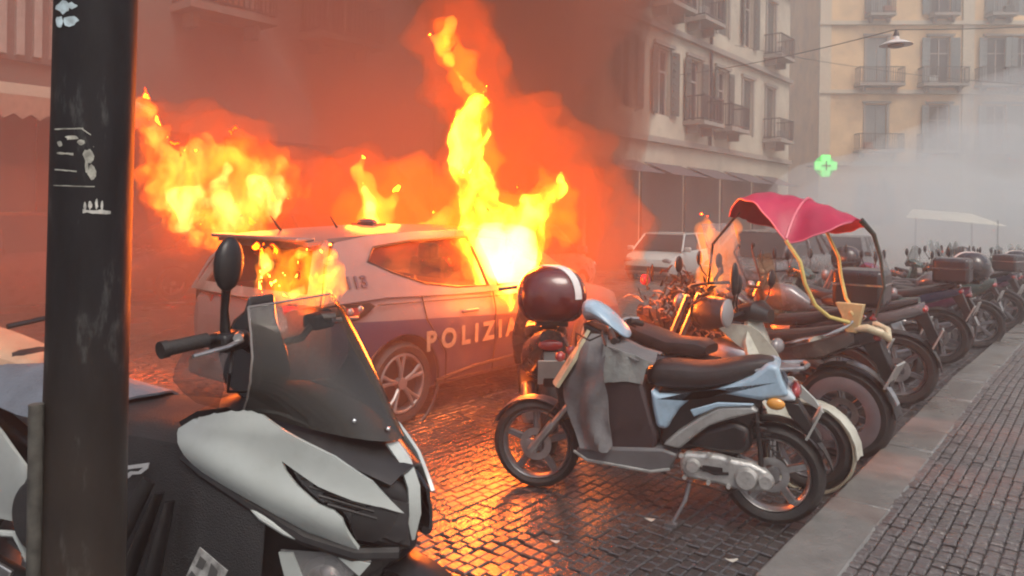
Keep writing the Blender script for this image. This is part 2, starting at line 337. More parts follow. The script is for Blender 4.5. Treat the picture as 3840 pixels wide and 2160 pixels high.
# ------------------------------------------------------------------ buildings
frame_m = mat('window_frame', (.3, .28, .25), .6); pane_m = mat('window_pane', (.03, .035, .04), .12, var=.4, scale=.8)
shut_m = mat('old_green_shutter', (.07, .085, .075), .6, dirt=.3); shut2 = mat('grey_blue_shutter', (.16, .2, .2), .6, dirt=.2)
iron = mat('wrought_iron', (.03, .03, .032), .5); slab_m = mat('balcony_stone', (.26, .24, .21), .75, dirt=.4)
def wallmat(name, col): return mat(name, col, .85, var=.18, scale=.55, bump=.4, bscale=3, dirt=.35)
def facade(root, O, U, cols, rows, wallm, x0, x1, ztop, depth=6., ww=1.15, shutm=shut_m, openings_z0=0.):
    """O ground origin, U along the wall; the wall is one panel with real window openings; frames, panes, shutters and balconies stand in and on it"""
    out = Vector((U.y, -U.x, 0))
    if out.dot(-O) < 0: out = -out
    holes = []
    for cx in cols:
        for (zb, zt, bal) in rows: holes.append([(cx - ww / 2, zb), (cx + ww / 2, zb), (cx + ww / 2, zt), (cx - ww / 2, zt)])
    mb = MB(); mb.panel([(x0, -2.2), (x1, -2.2), (x1, ztop), (x0, ztop)], lambda u, v: O + U * u + Vector((0, 0, v)), 3.0, holes)
    for h in holes:
        for i in range(4):
            a, b = h[i], h[(i + 1) % 4]; A, B = O + U * a[0] + Vector((0, 0, a[1])), O + U * b[0] + Vector((0, 0, b[1]))
            mb.add([A, B, B - out * .3, A - out * .3], [(0, 1, 2, 3)])
    e0, e1 = O + U * x0, O + U * x1
    for a in (e0, e1): mb.add([a, a - out * depth, a - out * depth + Vector((0, 0, ztop)), a + Vector((0, 0, ztop))], [(0, 1, 2, 3)])
    obj('wall', mb, wallm, root, smooth=False)
    M3 = Matrix((tuple(U), tuple(out), (0, 0, 1))).transposed()
    for cx in cols:
        for (zb, zt, bal) in rows:
            c = O + U * cx + Vector((0, 0, (zb + zt) / 2)); h = zt - zb
            f = MB()
            for sx in (-1, 0, 1): f.box(c + U * sx * (ww / 2 - .035) - out * .18, (.07, .06, h), M3)
            for sz in (-1, .35, 1): f.box(c + Vector((0, 0, sz * (h / 2 - .035))) - out * .18, (ww, .05, .07), M3)
            w = obj('window', f, frame_m, root, smooth=False)
            p = MB(); p.box(c - out * .21, (ww - .02, .012, h - .02), M3); obj('pane', p, pane_m, w, smooth=False)
            g = MB()
            for b in ((-1, 0), (1, 0)): g.box(c + U * b[0] * (ww / 2 + .1) + out * .03, (.16, .07, h + .1), M3)
            g.box(c + Vector((0, 0, h / 2 + .14)) + out * .05, (ww + .5, .16, .14), M3)
            obj('window_surround', g, slab_m, w, smooth=False)
            op = random.random()
            for s_ in (-1, 1):
                if op < .75:
                    sh = MB(); sh.box(c + U * s_ * (ww * .72) + out * .12, (ww * .42, .045, h - .1), M3 @ Matrix.Rotation(s_ * random.uniform(0, .35), 3, 'Z'))
                    for k in range(9): sh.box(c + U * s_ * (ww * .72) + out * .15 + Vector((0, 0, -h * .42 + k * h * .105)), (ww * .34, .03, .05), M3)
                else:
                    sh = MB(); sh.box(c + U * s_ * (ww * .25) - out * .1, (ww * .47, .04, h - .06), M3)
                obj('shutter', sh, shutm, w, smooth=False)
            if bal and (bal > 2.3 or random.random() < .6):
                bl = MB(); bw = bal; bl.box(c + Vector((0, 0, -h / 2 - .12)) + out * .45, (bw, .95, .16), M3)
                for s_ in (-1, 1): bl.box(c + U * s_ * bw * .35 + Vector((0, 0, -h / 2 - .35)) + out * .3, (.14, .5, .35), M3)
                b_ = obj('balcony', bl, slab_m, root, smooth=False)
                rl = MB(); zb0 = -h / 2 - .04
                for zz in (.08, 1.0): rl.box(c + Vector((0, 0, zb0 + zz)) + out * .88, (bw - .05, .04, .05), M3)
                k = int(bw / .14)
                for q in range(k + 1): rl.box(c + U * (-bw / 2 + .04 + q * (bw - .08) / k) + Vector((0, 0, zb0 + .53)) + out * .88, (.025, .025, .95), M3)
                for s_ in (-1, 1):
                    for zz in (.08, 1.0): rl.box(c + U * s_ * (bw / 2 - .04) + Vector((0, 0, zb0 + zz)) + out * .45, (.04, .86, .05), M3)
                    for q in range(5): rl.box(c + U * s_ * (bw / 2 - .04) + Vector((0, 0, zb0 + .53)) + out * (.1 + q * .17), (.025, .025, .95), M3)
                obj('railing', rl, iron, b_, smooth=False)
                if random.random() < .5:
                    bx = MB(); bx.box(c + U * random.uniform(-.5, .5) * bw * .6 + Vector((0, 0, zb0 + .25)) + out * .6, (.5, .3, .45), M3); obj('balcony_box', bx, random.choice([white, shut_m, mat('terracotta', (.3, .12, .07), .8)]), b_, bevel=.02)
# street building, right of the smoke
B1 = thing('street_building', 'grey beige block with stacked iron balconies along the street, right beside the brown smoke', 'building')
O1 = W(13.6, 0)
facade(B1, O1, D, [20.3, 23.2, 26.0, 28.8, 31.6, 34.6, 37.6], [(5.4, 8.0, 2.0), (9.6, 12.4, 2.0), (14.2, 16.9, 0), (18.4, 21, 2.0)], wallmat('beige_plaster', (.43, .40, .32)), 17, 40.5, 24)
mb = MB(); M3 = Matrix((tuple(D), tuple(-N), (0, 0, 1))).transposed()
for z_ in (4.4, 8.75, 13.3, 17.6): mb.box(O1 + D * 28.75 - N * .1 + Vector((0, 0, z_)), (23.4, .22, .22), M3)
obj('cornice', mb, slab_m, B1, smooth=False)
for k, tt in enumerate((18.7, 22.4, 26.0, 29.6, 33.3, 37)):
    s_ = MB(); s_.box(O1 + D * tt - N * .03 + Vector((0, 0, 1.35)), (3.35, .12, 4.0), M3); sh = obj('shop_front', s_, mat('dark_shopfront', (.05, .045, .045), .5), B1, smooth=False)
    a = MB(); c = O1 + D * tt + Vector((0, 0, 3.5)); a.add([c - D * 1.5 - N * .05, c + D * 1.5 - N * .05, c + D * 1.5 - N * 1.3 - Vector((0, 0, .5)), c - D * 1.5 - N * 1.3 - Vector((0, 0, .5))], [(0, 1, 2, 3)])
    obj('awning', a, mat('dark_awning', (.07, .07, .08), .8), sh, solid=.02)
vb = MB(); vb.box(O1 + D * 18.6 - N * .55 + Vector((0, 0, 7.6)), (2.4, 1.1, 4.2), M3); obj('closed_balcony', vb, mat('closed_balcony', (.09, .08, .08), .6), B1, bevel=.03)
vp = MB()
vp.tube([O1 + D * 30.2 - N * .12 + Vector((0, 0, 23)), O1 + D * 30.2 - N * .12 + Vector((0, 0, 4.5))], .07, 8); obj('drainpipe', vp, iron, B1)
vp = MB(); vp.box(O1 + D * 36.2 - N * .5 + Vector((0, 0, 14.6)), (1.2, .9, 1.1), M3); obj('air_conditioner', vp, mat('grey_box', (.3, .32, .3), .6), B1, bevel=.02)
# end building, ochre, faces the camera
B2 = thing('corner_building', 'tall ochre and cream palazzo with pale shutters closing the end of the street', 'building')
U2 = Vector((1, -.06, 0)).normalized(); O2 = Vector((19.6, 47.5, 0))
facade(B2, O2, U2, [3.6, 7.5, 11.0, 12.6, 16.5, 19.5], [(1.0, 3.6, 0), (5.8, 8.7, 2.8), (10.0, 13.0, 2.8), (14.4, 17.3, 1.6), (18.6, 21.6, 1.6)], wallmat('ochre_plaster', (.66, .46, .26)), 0, 24, 27, 9, 1.25, shut2)
mb = MB(); o2 = Vector((U2.y, -U2.x, 0)); M3 = Matrix((tuple(U2), tuple(o2), (0, 0, 1))).transposed()
for z_ in (4.9, 9.5, 13.9, 18.2): mb.box(O2 + U2 * 12 + o2 * .1 + Vector((0, 0, z_)), (24.1, .24, .25), M3)
obj('cornice', mb, mat('pale_cornice', (.5, .44, .34), .8, dirt=.3), B2, smooth=False)
mb = MB()
for x_ in (.35, 9.2, 14.6, 21.5): mb.box(O2 + U2 * x_ + o2 * .06 + Vector((0, 0, 12)), (.7, .14, 24), M3)
obj('pilaster', mb, mat('cream_pilaster', (.52, .45, .34), .8, dirt=.3), B2, smooth=False)
B3 = thing('cream_building', 'pale cream house at the right edge of the picture behind hanging lamp', 'building')
O3 = Vector((28.0, 37.5, 0)); U3 = Vector((1, -.3, 0)).normalized()
facade(B3, O3, U3, [2.2, 5.4], [(5.2, 7.8, 1.8), (9.4, 12, 1.8)], wallmat('cream_plaster', (.6, .54, .42)), .6, 8, 12.6, 5, 1.2, shut2)
# left building across the street, seen through smoke
B0 = thing('shop_building', 'long building across the street dimmed by pink smoke, ribbed panels over a striped awning', 'building')
O0 = W(16.6, 0)
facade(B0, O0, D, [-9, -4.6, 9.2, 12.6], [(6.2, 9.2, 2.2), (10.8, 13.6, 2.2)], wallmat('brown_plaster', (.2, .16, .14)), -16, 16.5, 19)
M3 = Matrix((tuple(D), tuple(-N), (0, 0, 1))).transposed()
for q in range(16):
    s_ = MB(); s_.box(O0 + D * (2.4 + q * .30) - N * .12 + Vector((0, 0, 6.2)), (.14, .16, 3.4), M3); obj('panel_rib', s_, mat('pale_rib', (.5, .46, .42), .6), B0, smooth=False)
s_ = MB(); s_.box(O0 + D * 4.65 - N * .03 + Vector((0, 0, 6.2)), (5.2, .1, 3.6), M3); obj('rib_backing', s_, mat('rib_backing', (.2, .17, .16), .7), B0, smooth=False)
aw = MB(); z0, z1 = 3.95, 3.55
for q in range(24):
    a, b = .4 + q * .28, .4 + (q + 1) * .28
    aw.add([O0 + D * a - N * .1 + Vector((0, 0, z0)), O0 + D * b - N * .1 + Vector((0, 0, z0)), O0 + D * b - N * 1.5 + Vector((0, 0, z1)), O0 + D * a - N * 1.5 + Vector((0, 0, z1)),
            O0 + D * b - N * 1.5 + Vector((0, 0, z1 - .32)), O0 + D * (a + b) * .5 - N * 1.5 + Vector((0, 0, z1 - .42)), O0 + D * a - N * 1.5 + Vector((0, 0, z1 - .32))], [(0, 1, 2, 3), (3, 2, 4, 5, 6)])
obj('awning', aw, mat('awning_cream', (.62, .48, .36), .8), B0, smooth=False, solid=.015)
for q in (-9, -5, -1, 3, 7, 11):
    s_ = MB(); s_.box(O0 + D * q - N * .02 + Vector((0, 0, 1.7)), (3.1, .1, 3.2), M3); obj('shop_front', s_, mat('dark_shopfront', (.05, .045, .045), .5), B0, smooth=False)

# ------------------------------------------------------------------ street pole in front
pole_m = bpy.data.materials.new('old_painted_pole'); pole_m.use_nodes = True
def setup_pole(m):
    t = m.node_tree; b = t.nodes['Principled BSDF']; L = t.links.new
    tc = t.nodes.new('ShaderNodeTexCoord'); mp = t.nodes.new('ShaderNodeMapping'); mp.inputs['Scale'].default_value = (1, 1, .28); L(tc.outputs['Object'], mp.inputs[0])
    n = t.nodes.new('ShaderNodeTexNoise'); n.inputs['Scale'].default_value = 16; n.inputs['Detail'].default_value = 9; n.inputs['Roughness'].default_value = .65; L(mp.outputs[0], n.inputs[0])
    cr = t.nodes.new('ShaderNodeValToRGB'); e = cr.color_ramp.elements; e[0].position = .35; e[0].color = (.005, .006, .007, 1); e[1].position = .70; e[1].color = (.085, .088, .085, 1)
    b.inputs['Specular IOR Level'].default_value = .25; q = cr.color_ramp.elements.new(.58); q.color = (.012, .013, .015, 1); L(n.outputs[0], cr.inputs[0])
    n2 = t.nodes.new('ShaderNodeTexNoise'); n2.inputs['Scale'].default_value = 5; n2.inputs['Detail'].default_value = 8; L(tc.outputs['Object'], n2.inputs[0])
    sp = t.nodes.new('ShaderNodeSeparateXYZ'); L(tc.outputs['Object'], sp.inputs[0])
    mr = t.nodes.new('ShaderNodeMapRange'); mr.inputs[1].default_value = 1.35; mr.inputs[2].default_value = .7; mr.inputs[3].default_value = 0; mr.inputs[4].default_value = .9; L(sp.outputs[2], mr.inputs[0])
    mu = t.nodes.new('ShaderNodeMath'); mu.operation = 'MULTIPLY'; L(n2.outputs[0], mu.inputs[0]); L(mr.outputs[0], mu.inputs[1])
    mx = t.nodes.new('ShaderNodeMix'); mx.data_type = 'RGBA'; L(mu.outputs[0], mx.inputs[0]); L(cr.outputs[0], mx.inputs[6]); mx.inputs[7].default_value = (.07, .05, .035, 1)
    L(mx.outputs[2], b.inputs['Base Color']); b.inputs['Roughness'].default_value = .48
    bp = t.nodes.new('ShaderNodeBump'); bp.inputs['Strength'].default_value = .5; bp.inputs['Distance'].default_value = .004; L(n.outputs[0], bp.inputs['Height']); L(bp.outputs[0], b.inputs['Normal'])
setup_pole(pole_m)
PC = Vector((-.938, 1.62, PZ)); PR = .081
pole = thing('street_pole', 'thick dark metal street pole with scratched stickers in the left foreground', 'pole', PC)
mb = MB(); lean = Vector((0.011, 0, 0)); mb.tube([lean * z + Vector((0, 0, z)) for z in (0, .4, .8, 1.2, 1.6, 2.0, 2.4, 3, 4, 5.2)], [PR + .004] * 3 + [PR] * 7, 64); obj('shaft', mb, pole_m, pole)
mb = MB(); mb.tube([(0, 0, 0), (0, 0, .05), (0, 0, .12), (0, 0, .16)], [.15, .15, .125, PR + .006], 40); obj('base_collar', mb, pole_m, pole)
mb = MB(); th0 = math.atan2(-1.62, .885) - 1.12; mb.tube([(math.cos(th0) * (PR + .008), math.sin(th0) * (PR + .008), z) for z in (.1, .6, 1.0, 1.09)], .015, 10); obj('conduit', mb, mat('conduit_grey', (.075, .072, .062), .7, var=.5, scale=30, dirt=.4), pole)
def decal(name, px0, py0, px1, py1, m, strokes, seed):
    """flat print bent round the shaft: strokes are polygons in 0..1 x 0..1"""
    a0 = math.atan2(-PC.y, -PC.x); mb = MB()
    def f(u, v):
        px = px0 + (px1 - px0) * u; py = py0 + (py1 - py0) * v
        r = ray(px, py); o = Vector((0, 0, HC)) - PC - Vector((.0155, 0, 0))
        A = r.x ** 2 + r.y ** 2; B = 2 * (o.x * r.x + o.y * r.y); Cc = o.x ** 2 + o.y ** 2 - (PR + .0012) ** 2
        disc = max(0, B * B - 4 * A * Cc); t_ = (-B - math.sqrt(disc)) / (2 * A); p = o + r * t_; p = p + Vector((.0155, 0, 0)); return p
    for P in strokes: mb.panel(P, f, .06)
    o = obj(name, mb, m, pole); return o
rs = random.Random(3)
def blobpoly(cx, cy, rx, ry, k=11): return [(cx + rx * math.cos(6.283 * i / k) * rs.uniform(.6, 1.15), cy + ry * math.sin(6.283 * i / k) * rs.uniform(.6, 1.15)) for i in range(k)]
def stroke(x0, y0, x1, y1, w):
    n_ = 6; a = [(x0 + (x1 - x0) * i / n_, y0 + (y1 - y0) * i / n_ - w * rs.uniform(.3, .8)) for i in range(n_ + 1)]; b = [(x0 + (x1 - x0) * i / n_, y0 + (y1 - y0) * i / n_ + w * rs.uniform(.3, .8)) for i in range(n_ + 1)]
    return a + b[::-1]
torn = mat('torn_sticker', (.42, .42, .36), .7, var=.5, scale=50, dirt=.5); torn2 = mat('pale_blue_sticker', (.5, .62, .66), .6, var=.4, scale=40, dirt=.3)
decal('sticker', 205, 0, 300, 110, torn2, [blobpoly(.35, .25, .3, .24), blobpoly(.62, .7, .34, .2), blobpoly(.2, .72, .16, .2), blobpoly(.7, .2, .2, .12)], 1)
decal('sticker', 200, 470, 450, 700, torn, [stroke(.02, .06, .45, .05, .018), stroke(.42, .05, .62, .2, .015), stroke(.05, .45, .3, .47, .03), stroke(.02, .72, .35, .75, .02), stroke(0, .98, .62, 1.0, .012), blobpoly(.28, .2, .11, .045), blobpoly(.42, .27, .06, .05),
      blobpoly(.52, .5, .09, .12), blobpoly(.58, .75, .08, .14), blobpoly(.5, .62, .03, .2), stroke(.6, .35, .78, .3, .012), blobpoly(.1, .3, .05, .05)], 2)
decal('sticker', 300, 735, 425, 810, mat('white_scrap', (.55, .55, .5), .7, var=.4, scale=60), [stroke(.08, .75, .92, .8, .16), blobpoly(.3, .45, .07, .25), blobpoly(.5, .4, .05, .3), blobpoly(.66, .45, .05, .25), blobpoly(.15, .5, .05, .2)], 3)
decal('sticker', 200, 1510, 260, 1900, mat('grey_paper', (.15, .15, .12), .8, var=.4, scale=30), [blobpoly(.35, .25, .3, .25), blobpoly(.3, .65, .22, .3)], 3)

# ------------------------------------------------------------------ wheels
def wheel(parent, c, Rw, wd, rimm, spokes=5, name='wheel', twist=0., steer=0., disc=True, rr=None):
    e = MB(); rr = rr or Rw * .72; hw = wd / 2
    prof = [(rr, -hw * .75), (rr + .01, -hw * .9), (Rw - .035, -hw), (Rw - .012, -hw * .75), (Rw, -hw * .3), (Rw, hw * .3), (Rw - .012, hw * .75), (Rw - .035, hw), (rr + .01, hw * .9), (rr, hw * .75)]
    n = 48; k = len(prof)
    vs = [(p[0] * math.cos(6.28318 * i / n), p[1], p[0] * math.sin(6.28318 * i / n)) for i in range(n) for p in prof]
    e.add(vs, [(i * k + j, i * k + (j + 1) % k, ((i + 1) % n) * k + (j + 1) % k, ((i + 1) % n) * k + j) for i in range(n) for j in range(k)])
    w = obj(name, e, rubber, parent); w.location = c; w.rotation_euler = (0, twist, steer)
    r = MB(); r.torus((0, 0, 0), rr - .008, .014, n=48, m=8, flat=hw / .014 * .8)
    r.cyl((0, -hw * .8, 0), (0, hw * .8, 0), .04, n=20)
    for q in range(spokes):
        a = 6.28318 * q / spokes + .3
        for s_ in (-.1, .1) if spokes <= 6 else (0,):
            r.tube([(math.cos(a) * .03, 0, math.sin(a) * .03), (math.cos(a + s_ * .8) * rr * .55, 0, math.sin(a + s_ * .8) * rr * .55), (math.cos(a + s_ * .4) * (rr - .005), 0, math.sin(a + s_ * .4) * (rr - .005))], [.02, .014, .014], 6)
    obj('rim', r, rimm, w)
    if disc:
        d_ = MB(); d_.torus((0, hw * .7, 0), rr * .36, rr * .1, n=32, m=4, flat=.05); obj('brake_disc', d_, metal, w)
    return w
def carwheel(parent, c, Rw=.315, wd=.21):
    w = wheel(parent, c, Rw, wd, greyrim, 0, 'wheel', disc=False, rr=.225)
    s = -1 if c[1] < 0 else 1
    r = MB(); r.torus((0, s * .085, 0), .215, .012, n=40, m=6)
    for q in range(5):
        for ds in (-.17, .17):
            a = 6.28318 * q / 5 + .4
            r.tube([(math.cos(a) * .04, s * .07, math.sin(a) * .04), (math.cos(a + ds * .6) * .13, s * .085, math.sin(a + ds * .6) * .13), (math.cos(a + ds) * .212, s * .085, math.sin(a + ds) * .212)], [.016, .014, .017], 6)
    r.cyl((0, s * .05, 0), (0, s * .095, 0), .045, n=20); obj('spoke_set', r, mat('alloy_sooty', (.3, .28, .27), .4, metal=.6, dirt=.3), w)
    b = MB(); b.cyl((0, s * .02, 0), (0, s * .035, 0), .19, n=32); obj('brake_drum', b, black, w)
    return w

# ------------------------------------------------------------------ police car
CARO = W(5.0, 5.15)
car = thing('police_car', 'burning police hatchback with blue flanks and POLIZIA on the door', 'police car', CARO, D)
paint = bpy.data.materials.new('police_paint'); paint.use_nodes = True
def setup_paint(m):
    t = m.node_tree; b = t.nodes['Principled BSDF']; L = t.links.new
    tc = t.nodes.new('ShaderNodeTexCoord'); sp = t.nodes.new('ShaderNodeSeparateXYZ'); L(tc.outputs['Object'], sp.inputs[0])
    # livery edge: straight line rising slightly to the rear
    a = t.nodes.new('ShaderNodeMath'); a.operation = 'MULTIPLY_ADD'; a.inputs[1].default_value = .06; L(sp.outputs[0], a.inputs[0]); L(sp.outputs[2], a.inputs[2])
    g = t.nodes.new('ShaderNodeMath'); g.operation = 'LESS_THAN'; g.inputs[1].default_value = .715; L(a.outputs[0], g.inputs[0])
    g2 = t.nodes.new('ShaderNodeMath'); g2.operation = 'GREATER_THAN'; g2.inputs[1].default_value = -1.98; L(sp.outputs[0], g2.inputs[0])
    g3 = t.nodes.new('ShaderNodeMath'); g3.operation = 'MULTIPLY'; L(g.outputs[0], g3.inputs[0]); L(g2.outputs[0], g3.inputs[1])
    n = t.nodes.new('ShaderNodeTexNoise'); n.inputs['Scale'].default_value = 3.5; n.inputs['Detail'].default_value = 8; L(tc.outputs['Object'], n.inputs[0])
    mx = t.nodes.new('ShaderNodeMix'); mx.data_type = 'RGBA'; L(g3.outputs[0], mx.inputs[0]); mx.inputs[6].default_value = (.18, .15, .15, 1); mx.inputs[7].default_value = (.028, .036, .078, 1)
    mr = t.nodes.new('ShaderNodeMapRange'); mr.inputs[1].default_value = .5; mr.inputs[2].default_value = .8; mr.inputs[4].default_value = .75; L(n.outputs[0], mr.inputs[0])
    m2 = t.nodes.new('ShaderNodeMix'); m2.data_type = 'RGBA'; L(mr.outputs[0], m2.inputs[0]); L(mx.outputs[2], m2.inputs[6]); m2.inputs[7].default_value = (.14, .1, .09, 1)
    L(m2.outputs[2], b.inputs['Base Color']); b.inputs['Roughness'].default_value = .33; b.inputs['Coat Weight'].default_value = .4; b.inputs['Coat Roughness'].default_value = .12
setup_paint(paint)
stn = [(-2.14, .66, .42, .78, .80), (-2.10, .78, .32, .90, .93), (-2.02, .85, .26, .955, .97), (-1.85, .885, .22, .975, .98), (-1.5, .905, .20, .985, .985), (-1.1, .91, .19, .98, .98), (-.6, .905, .19, .955, .96),
       (0, .90, .19, .94, .95), (.5, .90, .19, .93, .94), (.9, .90, .19, .925, .97), (1.2, .90, .19, .90, .96), (1.55, .88, .21, .84, .91), (1.85, .83, .24, .76, .83), (2.03, .74, .30, .66, .72), (2.12, .6, .36, .56, .6)]
secs = []
for x, w, zb, zs, zt in stn:
    h = zs - zb
    half = [(0, zb), (w * .8, zb), (w * .93, zb + h * .06), (w * .965, zb + h * .22), (w * .985, zb + h * .45), (w, zb + h * .64), (w * .99, zb + h * .78), (w * .965, zb + h * .9), (w * .945, zb + h * .98), (w * .90, zs + .004), (w * .5, (zs + zt) / 2 + .01), (0, zt)]
    ring = [Vector((x, -y, z)) for y, z in half] + [Vector((x, y, z)) for y, z in half[1:-1][::-1]]
    secs.append(ring)
mb = MB(); mb.loft(secs, closed=True)
body = obj('body', mb, paint, car)
for (cx, sy) in ((-1.34, -1), (-1.34, 1), (1.28, -1), (1.28, 1)):
    c = MB(); c.cyl((cx, sy * .6, .315), (cx, sy * 1.1, .315), .375, n=40); cu = obj('arch_cutter', c, None, None, smooth=False); cu.matrix_world = Matrix.Translation(CARO) @ Matrix.Rotation(math.atan2(D.y, D.x), 4, 'Z')
    q = body.modifiers.new('b', 'BOOLEAN'); q.object = cu; q.operation = 'DIFFERENCE'; q.solver = 'EXACT'
bpy.context.view_layer.update()
dg = bpy.context.evaluated_depsgraph_get(); me2 = bpy.data.meshes.new_from_object(body.evaluated_get(dg)); body.modifiers.clear(); body.data = me2
me2.polygons.foreach_set('use_smooth', [True] * len(me2.polygons)); me2.set_sharp_from_angle(angle=R(28))
for o in [o for o in bpy.data.objects if o.name.startswith('arch_cutter')]: bpy.data.objects.remove(o)
def ys(z): return .872 - .30 * max(0, z - .95) - .42 * max(0, z - .95) ** 2
side = [(-2.07, .955), (-1.97, 1.20), (-1.84, 1.37), (-1.5, 1.415), (-.9, 1.445), (-.2, 1.44), (.22, 1.39), (.6, 1.2), (1.0, .93), (.2, .925), (-.8, .94), (-1.5, .97)]
hole1 = [(-1.60, 1.235), (-1.50, 1.335), (-1.1, 1.375), (-.42, 1.395), (-.36, .985), (-.75, 1.0), (-1.1, 1.05), (-1.4, 1.15)]
hole2 = [(-.3, 1.395), (.12, 1.355), (.72, .975), (-.24, .985)]
glassm = glass('sooty_glass', (.6, .5, .45), .35, .1, (.05, .04, .04))
for s in (-1, 1):
    mb = MB(); mb.panel(side, lambda u, v: Vector((u, s * ys(v), v)), .09, [hole1, hole2]); obj('side_frame', mb, paint, car, solid=.03)
    for h_, nm in ((hole1, 'rear_side_window'), (hole2, 'front_side_window')):
        if nm == 'front_side_window' and s < 0: continue
        mb = MB(); mb.panel(h_, lambda u, v: Vector((u, s * (ys(v) - .01), v)), .1); obj(nm, mb, glassm, car)
    for h_ in (hole1, hole2):
        mb = MB(); mb.tube([(u, s * (ys(v) + .013), v) for u, v in h_], .011, 6, closed=True); obj('window_seal', mb, black, car)
mb = MB(); rsec = []
for x, z, w in ((-2.0, 1.375, .60), (-1.8, 1.405, .625), (-1.4, 1.43, .635), (-.8, 1.455, .635), (-.2, 1.45, .635), (.12, 1.425, .63), (.26, 1.385, .63)):
    rsec.append([Vector((x, w * q, z + .035 * (1 - q * q) - .012)) for q in (-1, -.7, -.35, 0, .35, .7, 1)])
mb.loft(rsec, caps=False); obj('roof', mb, paint, car, solid=.03)
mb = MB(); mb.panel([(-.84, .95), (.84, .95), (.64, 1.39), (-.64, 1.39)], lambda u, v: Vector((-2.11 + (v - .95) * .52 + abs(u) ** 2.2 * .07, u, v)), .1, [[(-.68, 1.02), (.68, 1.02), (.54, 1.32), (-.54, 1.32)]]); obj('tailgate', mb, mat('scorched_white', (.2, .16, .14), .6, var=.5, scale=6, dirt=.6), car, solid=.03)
mb = MB(); mb.panel([(-.68, 1.02), (.68, 1.02), (.54, 1.32), (-.54, 1.32)], lambda u, v: Vector((-2.105 + (v - .95) * .52 + abs(u) ** 2.2 * .07, u, v)), .1); obj('rear_window', mb, glassm, car)
mb = MB(); mb.panel([(-.8, .96), (.8, .96), (.62, 1.4), (-.62, 1.4)], lambda u, v: Vector((.96 - (v - .95) * 1.65 - abs(u) ** 2 * .1, u, v)), .12); obj('windscreen', mb, glassm, car)
mb = MB(); mb.box((-2.0, 0, 1.4), (.16, 1.16, .03)); obj('spoiler', mb, paint, car, bevel=.012)
mb = MB(); mb.box((-.95, 0, 1.475), (.16, .3, .05)); obj('beacon_base', mb, black, car, bevel=.015)
mb = MB(); mb.ell((-.95, .02, 1.51), (.05, .12, .03)); obj('beacon', mb, mat('sooty_beacon', (.06, .06, .08), .3), car)
mb = MB(); mb.tube([(-1.75, .1, 1.44), (-1.85, .1, 1.56)], [.012, .004], 6); mb.tube([(-1.35, -.1, 1.45), (-1.43, -.1, 1.56)], [.012, .004], 6); obj('antenna', mb, black, car)
redl = mat('tail_lens', (.35, .03, .03), .12, coat=1); whl = mat('clear_lens', (.22, .2, .2), .1, coat=1)
def bside(x): # flank half-width at shoulder height
    for a, b in zip(stn, stn[1:]):
        if a[0] <= x <= b[0]: f = (x - a[0]) / (b[0] - a[0]); return a[1] + (b[1] - a[1]) * f
    return .8
for s in (-1, 1):
    tl = MB(); tl.panel([(-2.06, .945), (-1.68, .955), (-1.63, .925), (-1.72, .865), (-1.84, .835), (-2.05, .84)], lambda u, v: Vector((u, s * (bside(u) * (.985 - abs(v - .86) * .12) + .012), v)), .05)
    t_ = obj('tail_light', tl, black, car, solid=.02)
    l1 = MB(); l1.panel([(-2.05, .925), (-1.80, .93), (-1.74, .9), (-1.86, .855), (-2.05, .855)], lambda u, v: Vector((u, s * (bside(u) * (.985 - abs(v - .86) * .12) + .026), v)), .04); obj('red_lens', l1, redl, t_)
    for q in range(3):
        l2 = MB(); l2.ell((-1.93 + q * .085, s * (bside(-1.9) + .012), .89 + q * .012), (.028, .02, .028)); obj('lamp', l2, whl, t_)
    l3 = MB(); l3.panel([(.52 * s, .935), (.86 * s, .94), (.86 * s, .85), (.56 * s, .86)], lambda u, v: Vector((-2.115 + (abs(u) - .5) * .2, u * .9, v)), .05); obj('lens_inner', l3, redl, t_, solid=.02)
    mb = MB(); mb.box((.62, s * .98, 1.02), (.13, .2, .13)); obj('wing_mirror', mb, paint, car, bevel=.04, seg=3)
    for x_ in (-.62, .28): mb = MB(); mb.box((x_, s * .905, .80), (.2, .025, .028)); obj('door_handle', mb, paint, car, bevel=.01)
    mb = MB()
    for xs_ in (-1.02, -.3, .78): mb.tube([(xs_ - (.12 if xs_ < -1 else 0), s * .868, .96), (xs_ - (.1 if xs_ < -1 else 0), s * .912, .78), (xs_ + (.12 if xs_ < -1 else 0), s * .905, .5), (xs_ + (.15 if xs_ < -1 else 0), s * .875, .25)], .005, 6)
    mb.tube([(-1.0, s * .875, .26), (.8, s * .875, .26)], .006, 6); mb.tube([(-1.6, s * .895, .93), (-.6, s * .889, .9), (.9, s * .883, .86)], .004, 6)
    obj('door_seam', mb, black, car)
    mb = MB(); mb.tube([(-1.0, s * .89, .28), (-.6, s * .905, .33), (.4, s * .905, .36), (.85, s * .885, .34)], .016, 8); obj('sill_trim', mb, black, car)
    for cx in (-1.34, 1.28):
        carwheel(car, (cx, s * .79, .315))
        mb = MB(); mb.torus((cx, s * .885, .315), .378, .014, n=40, m=6); ar = obj('arch_lip', mb, black, car)
        mb = MB(); mb.cyl((cx, s * .55, .315), (cx, s * .56, .315), .38, n=32); obj('wheel_well', mb, black, car)
for k_, (bx, bz) in enumerate(((-2.13, .62),)):
    mb = MB(); mb.box((bx, 0, bz), (.03, .52, .12)); pl = obj('number_plate', mb, mat('plate', (.36, .36, .34), .4), car, bevel=.006)
mb = MB(); mb.box((-2.12, 0, .36), (.1, 1.5, .16)); obj('rear_bumper', mb, black, car, bevel=.04, seg=3)
for y_ in (-.35, .35):
    mb = MB(); mb.box((.15, y_, .85), (.16, .48, .6)); mb.box((.12, y_, 1.2), (.1, .24, .18)); obj('front_seat', mb, black, car, bevel=.04)
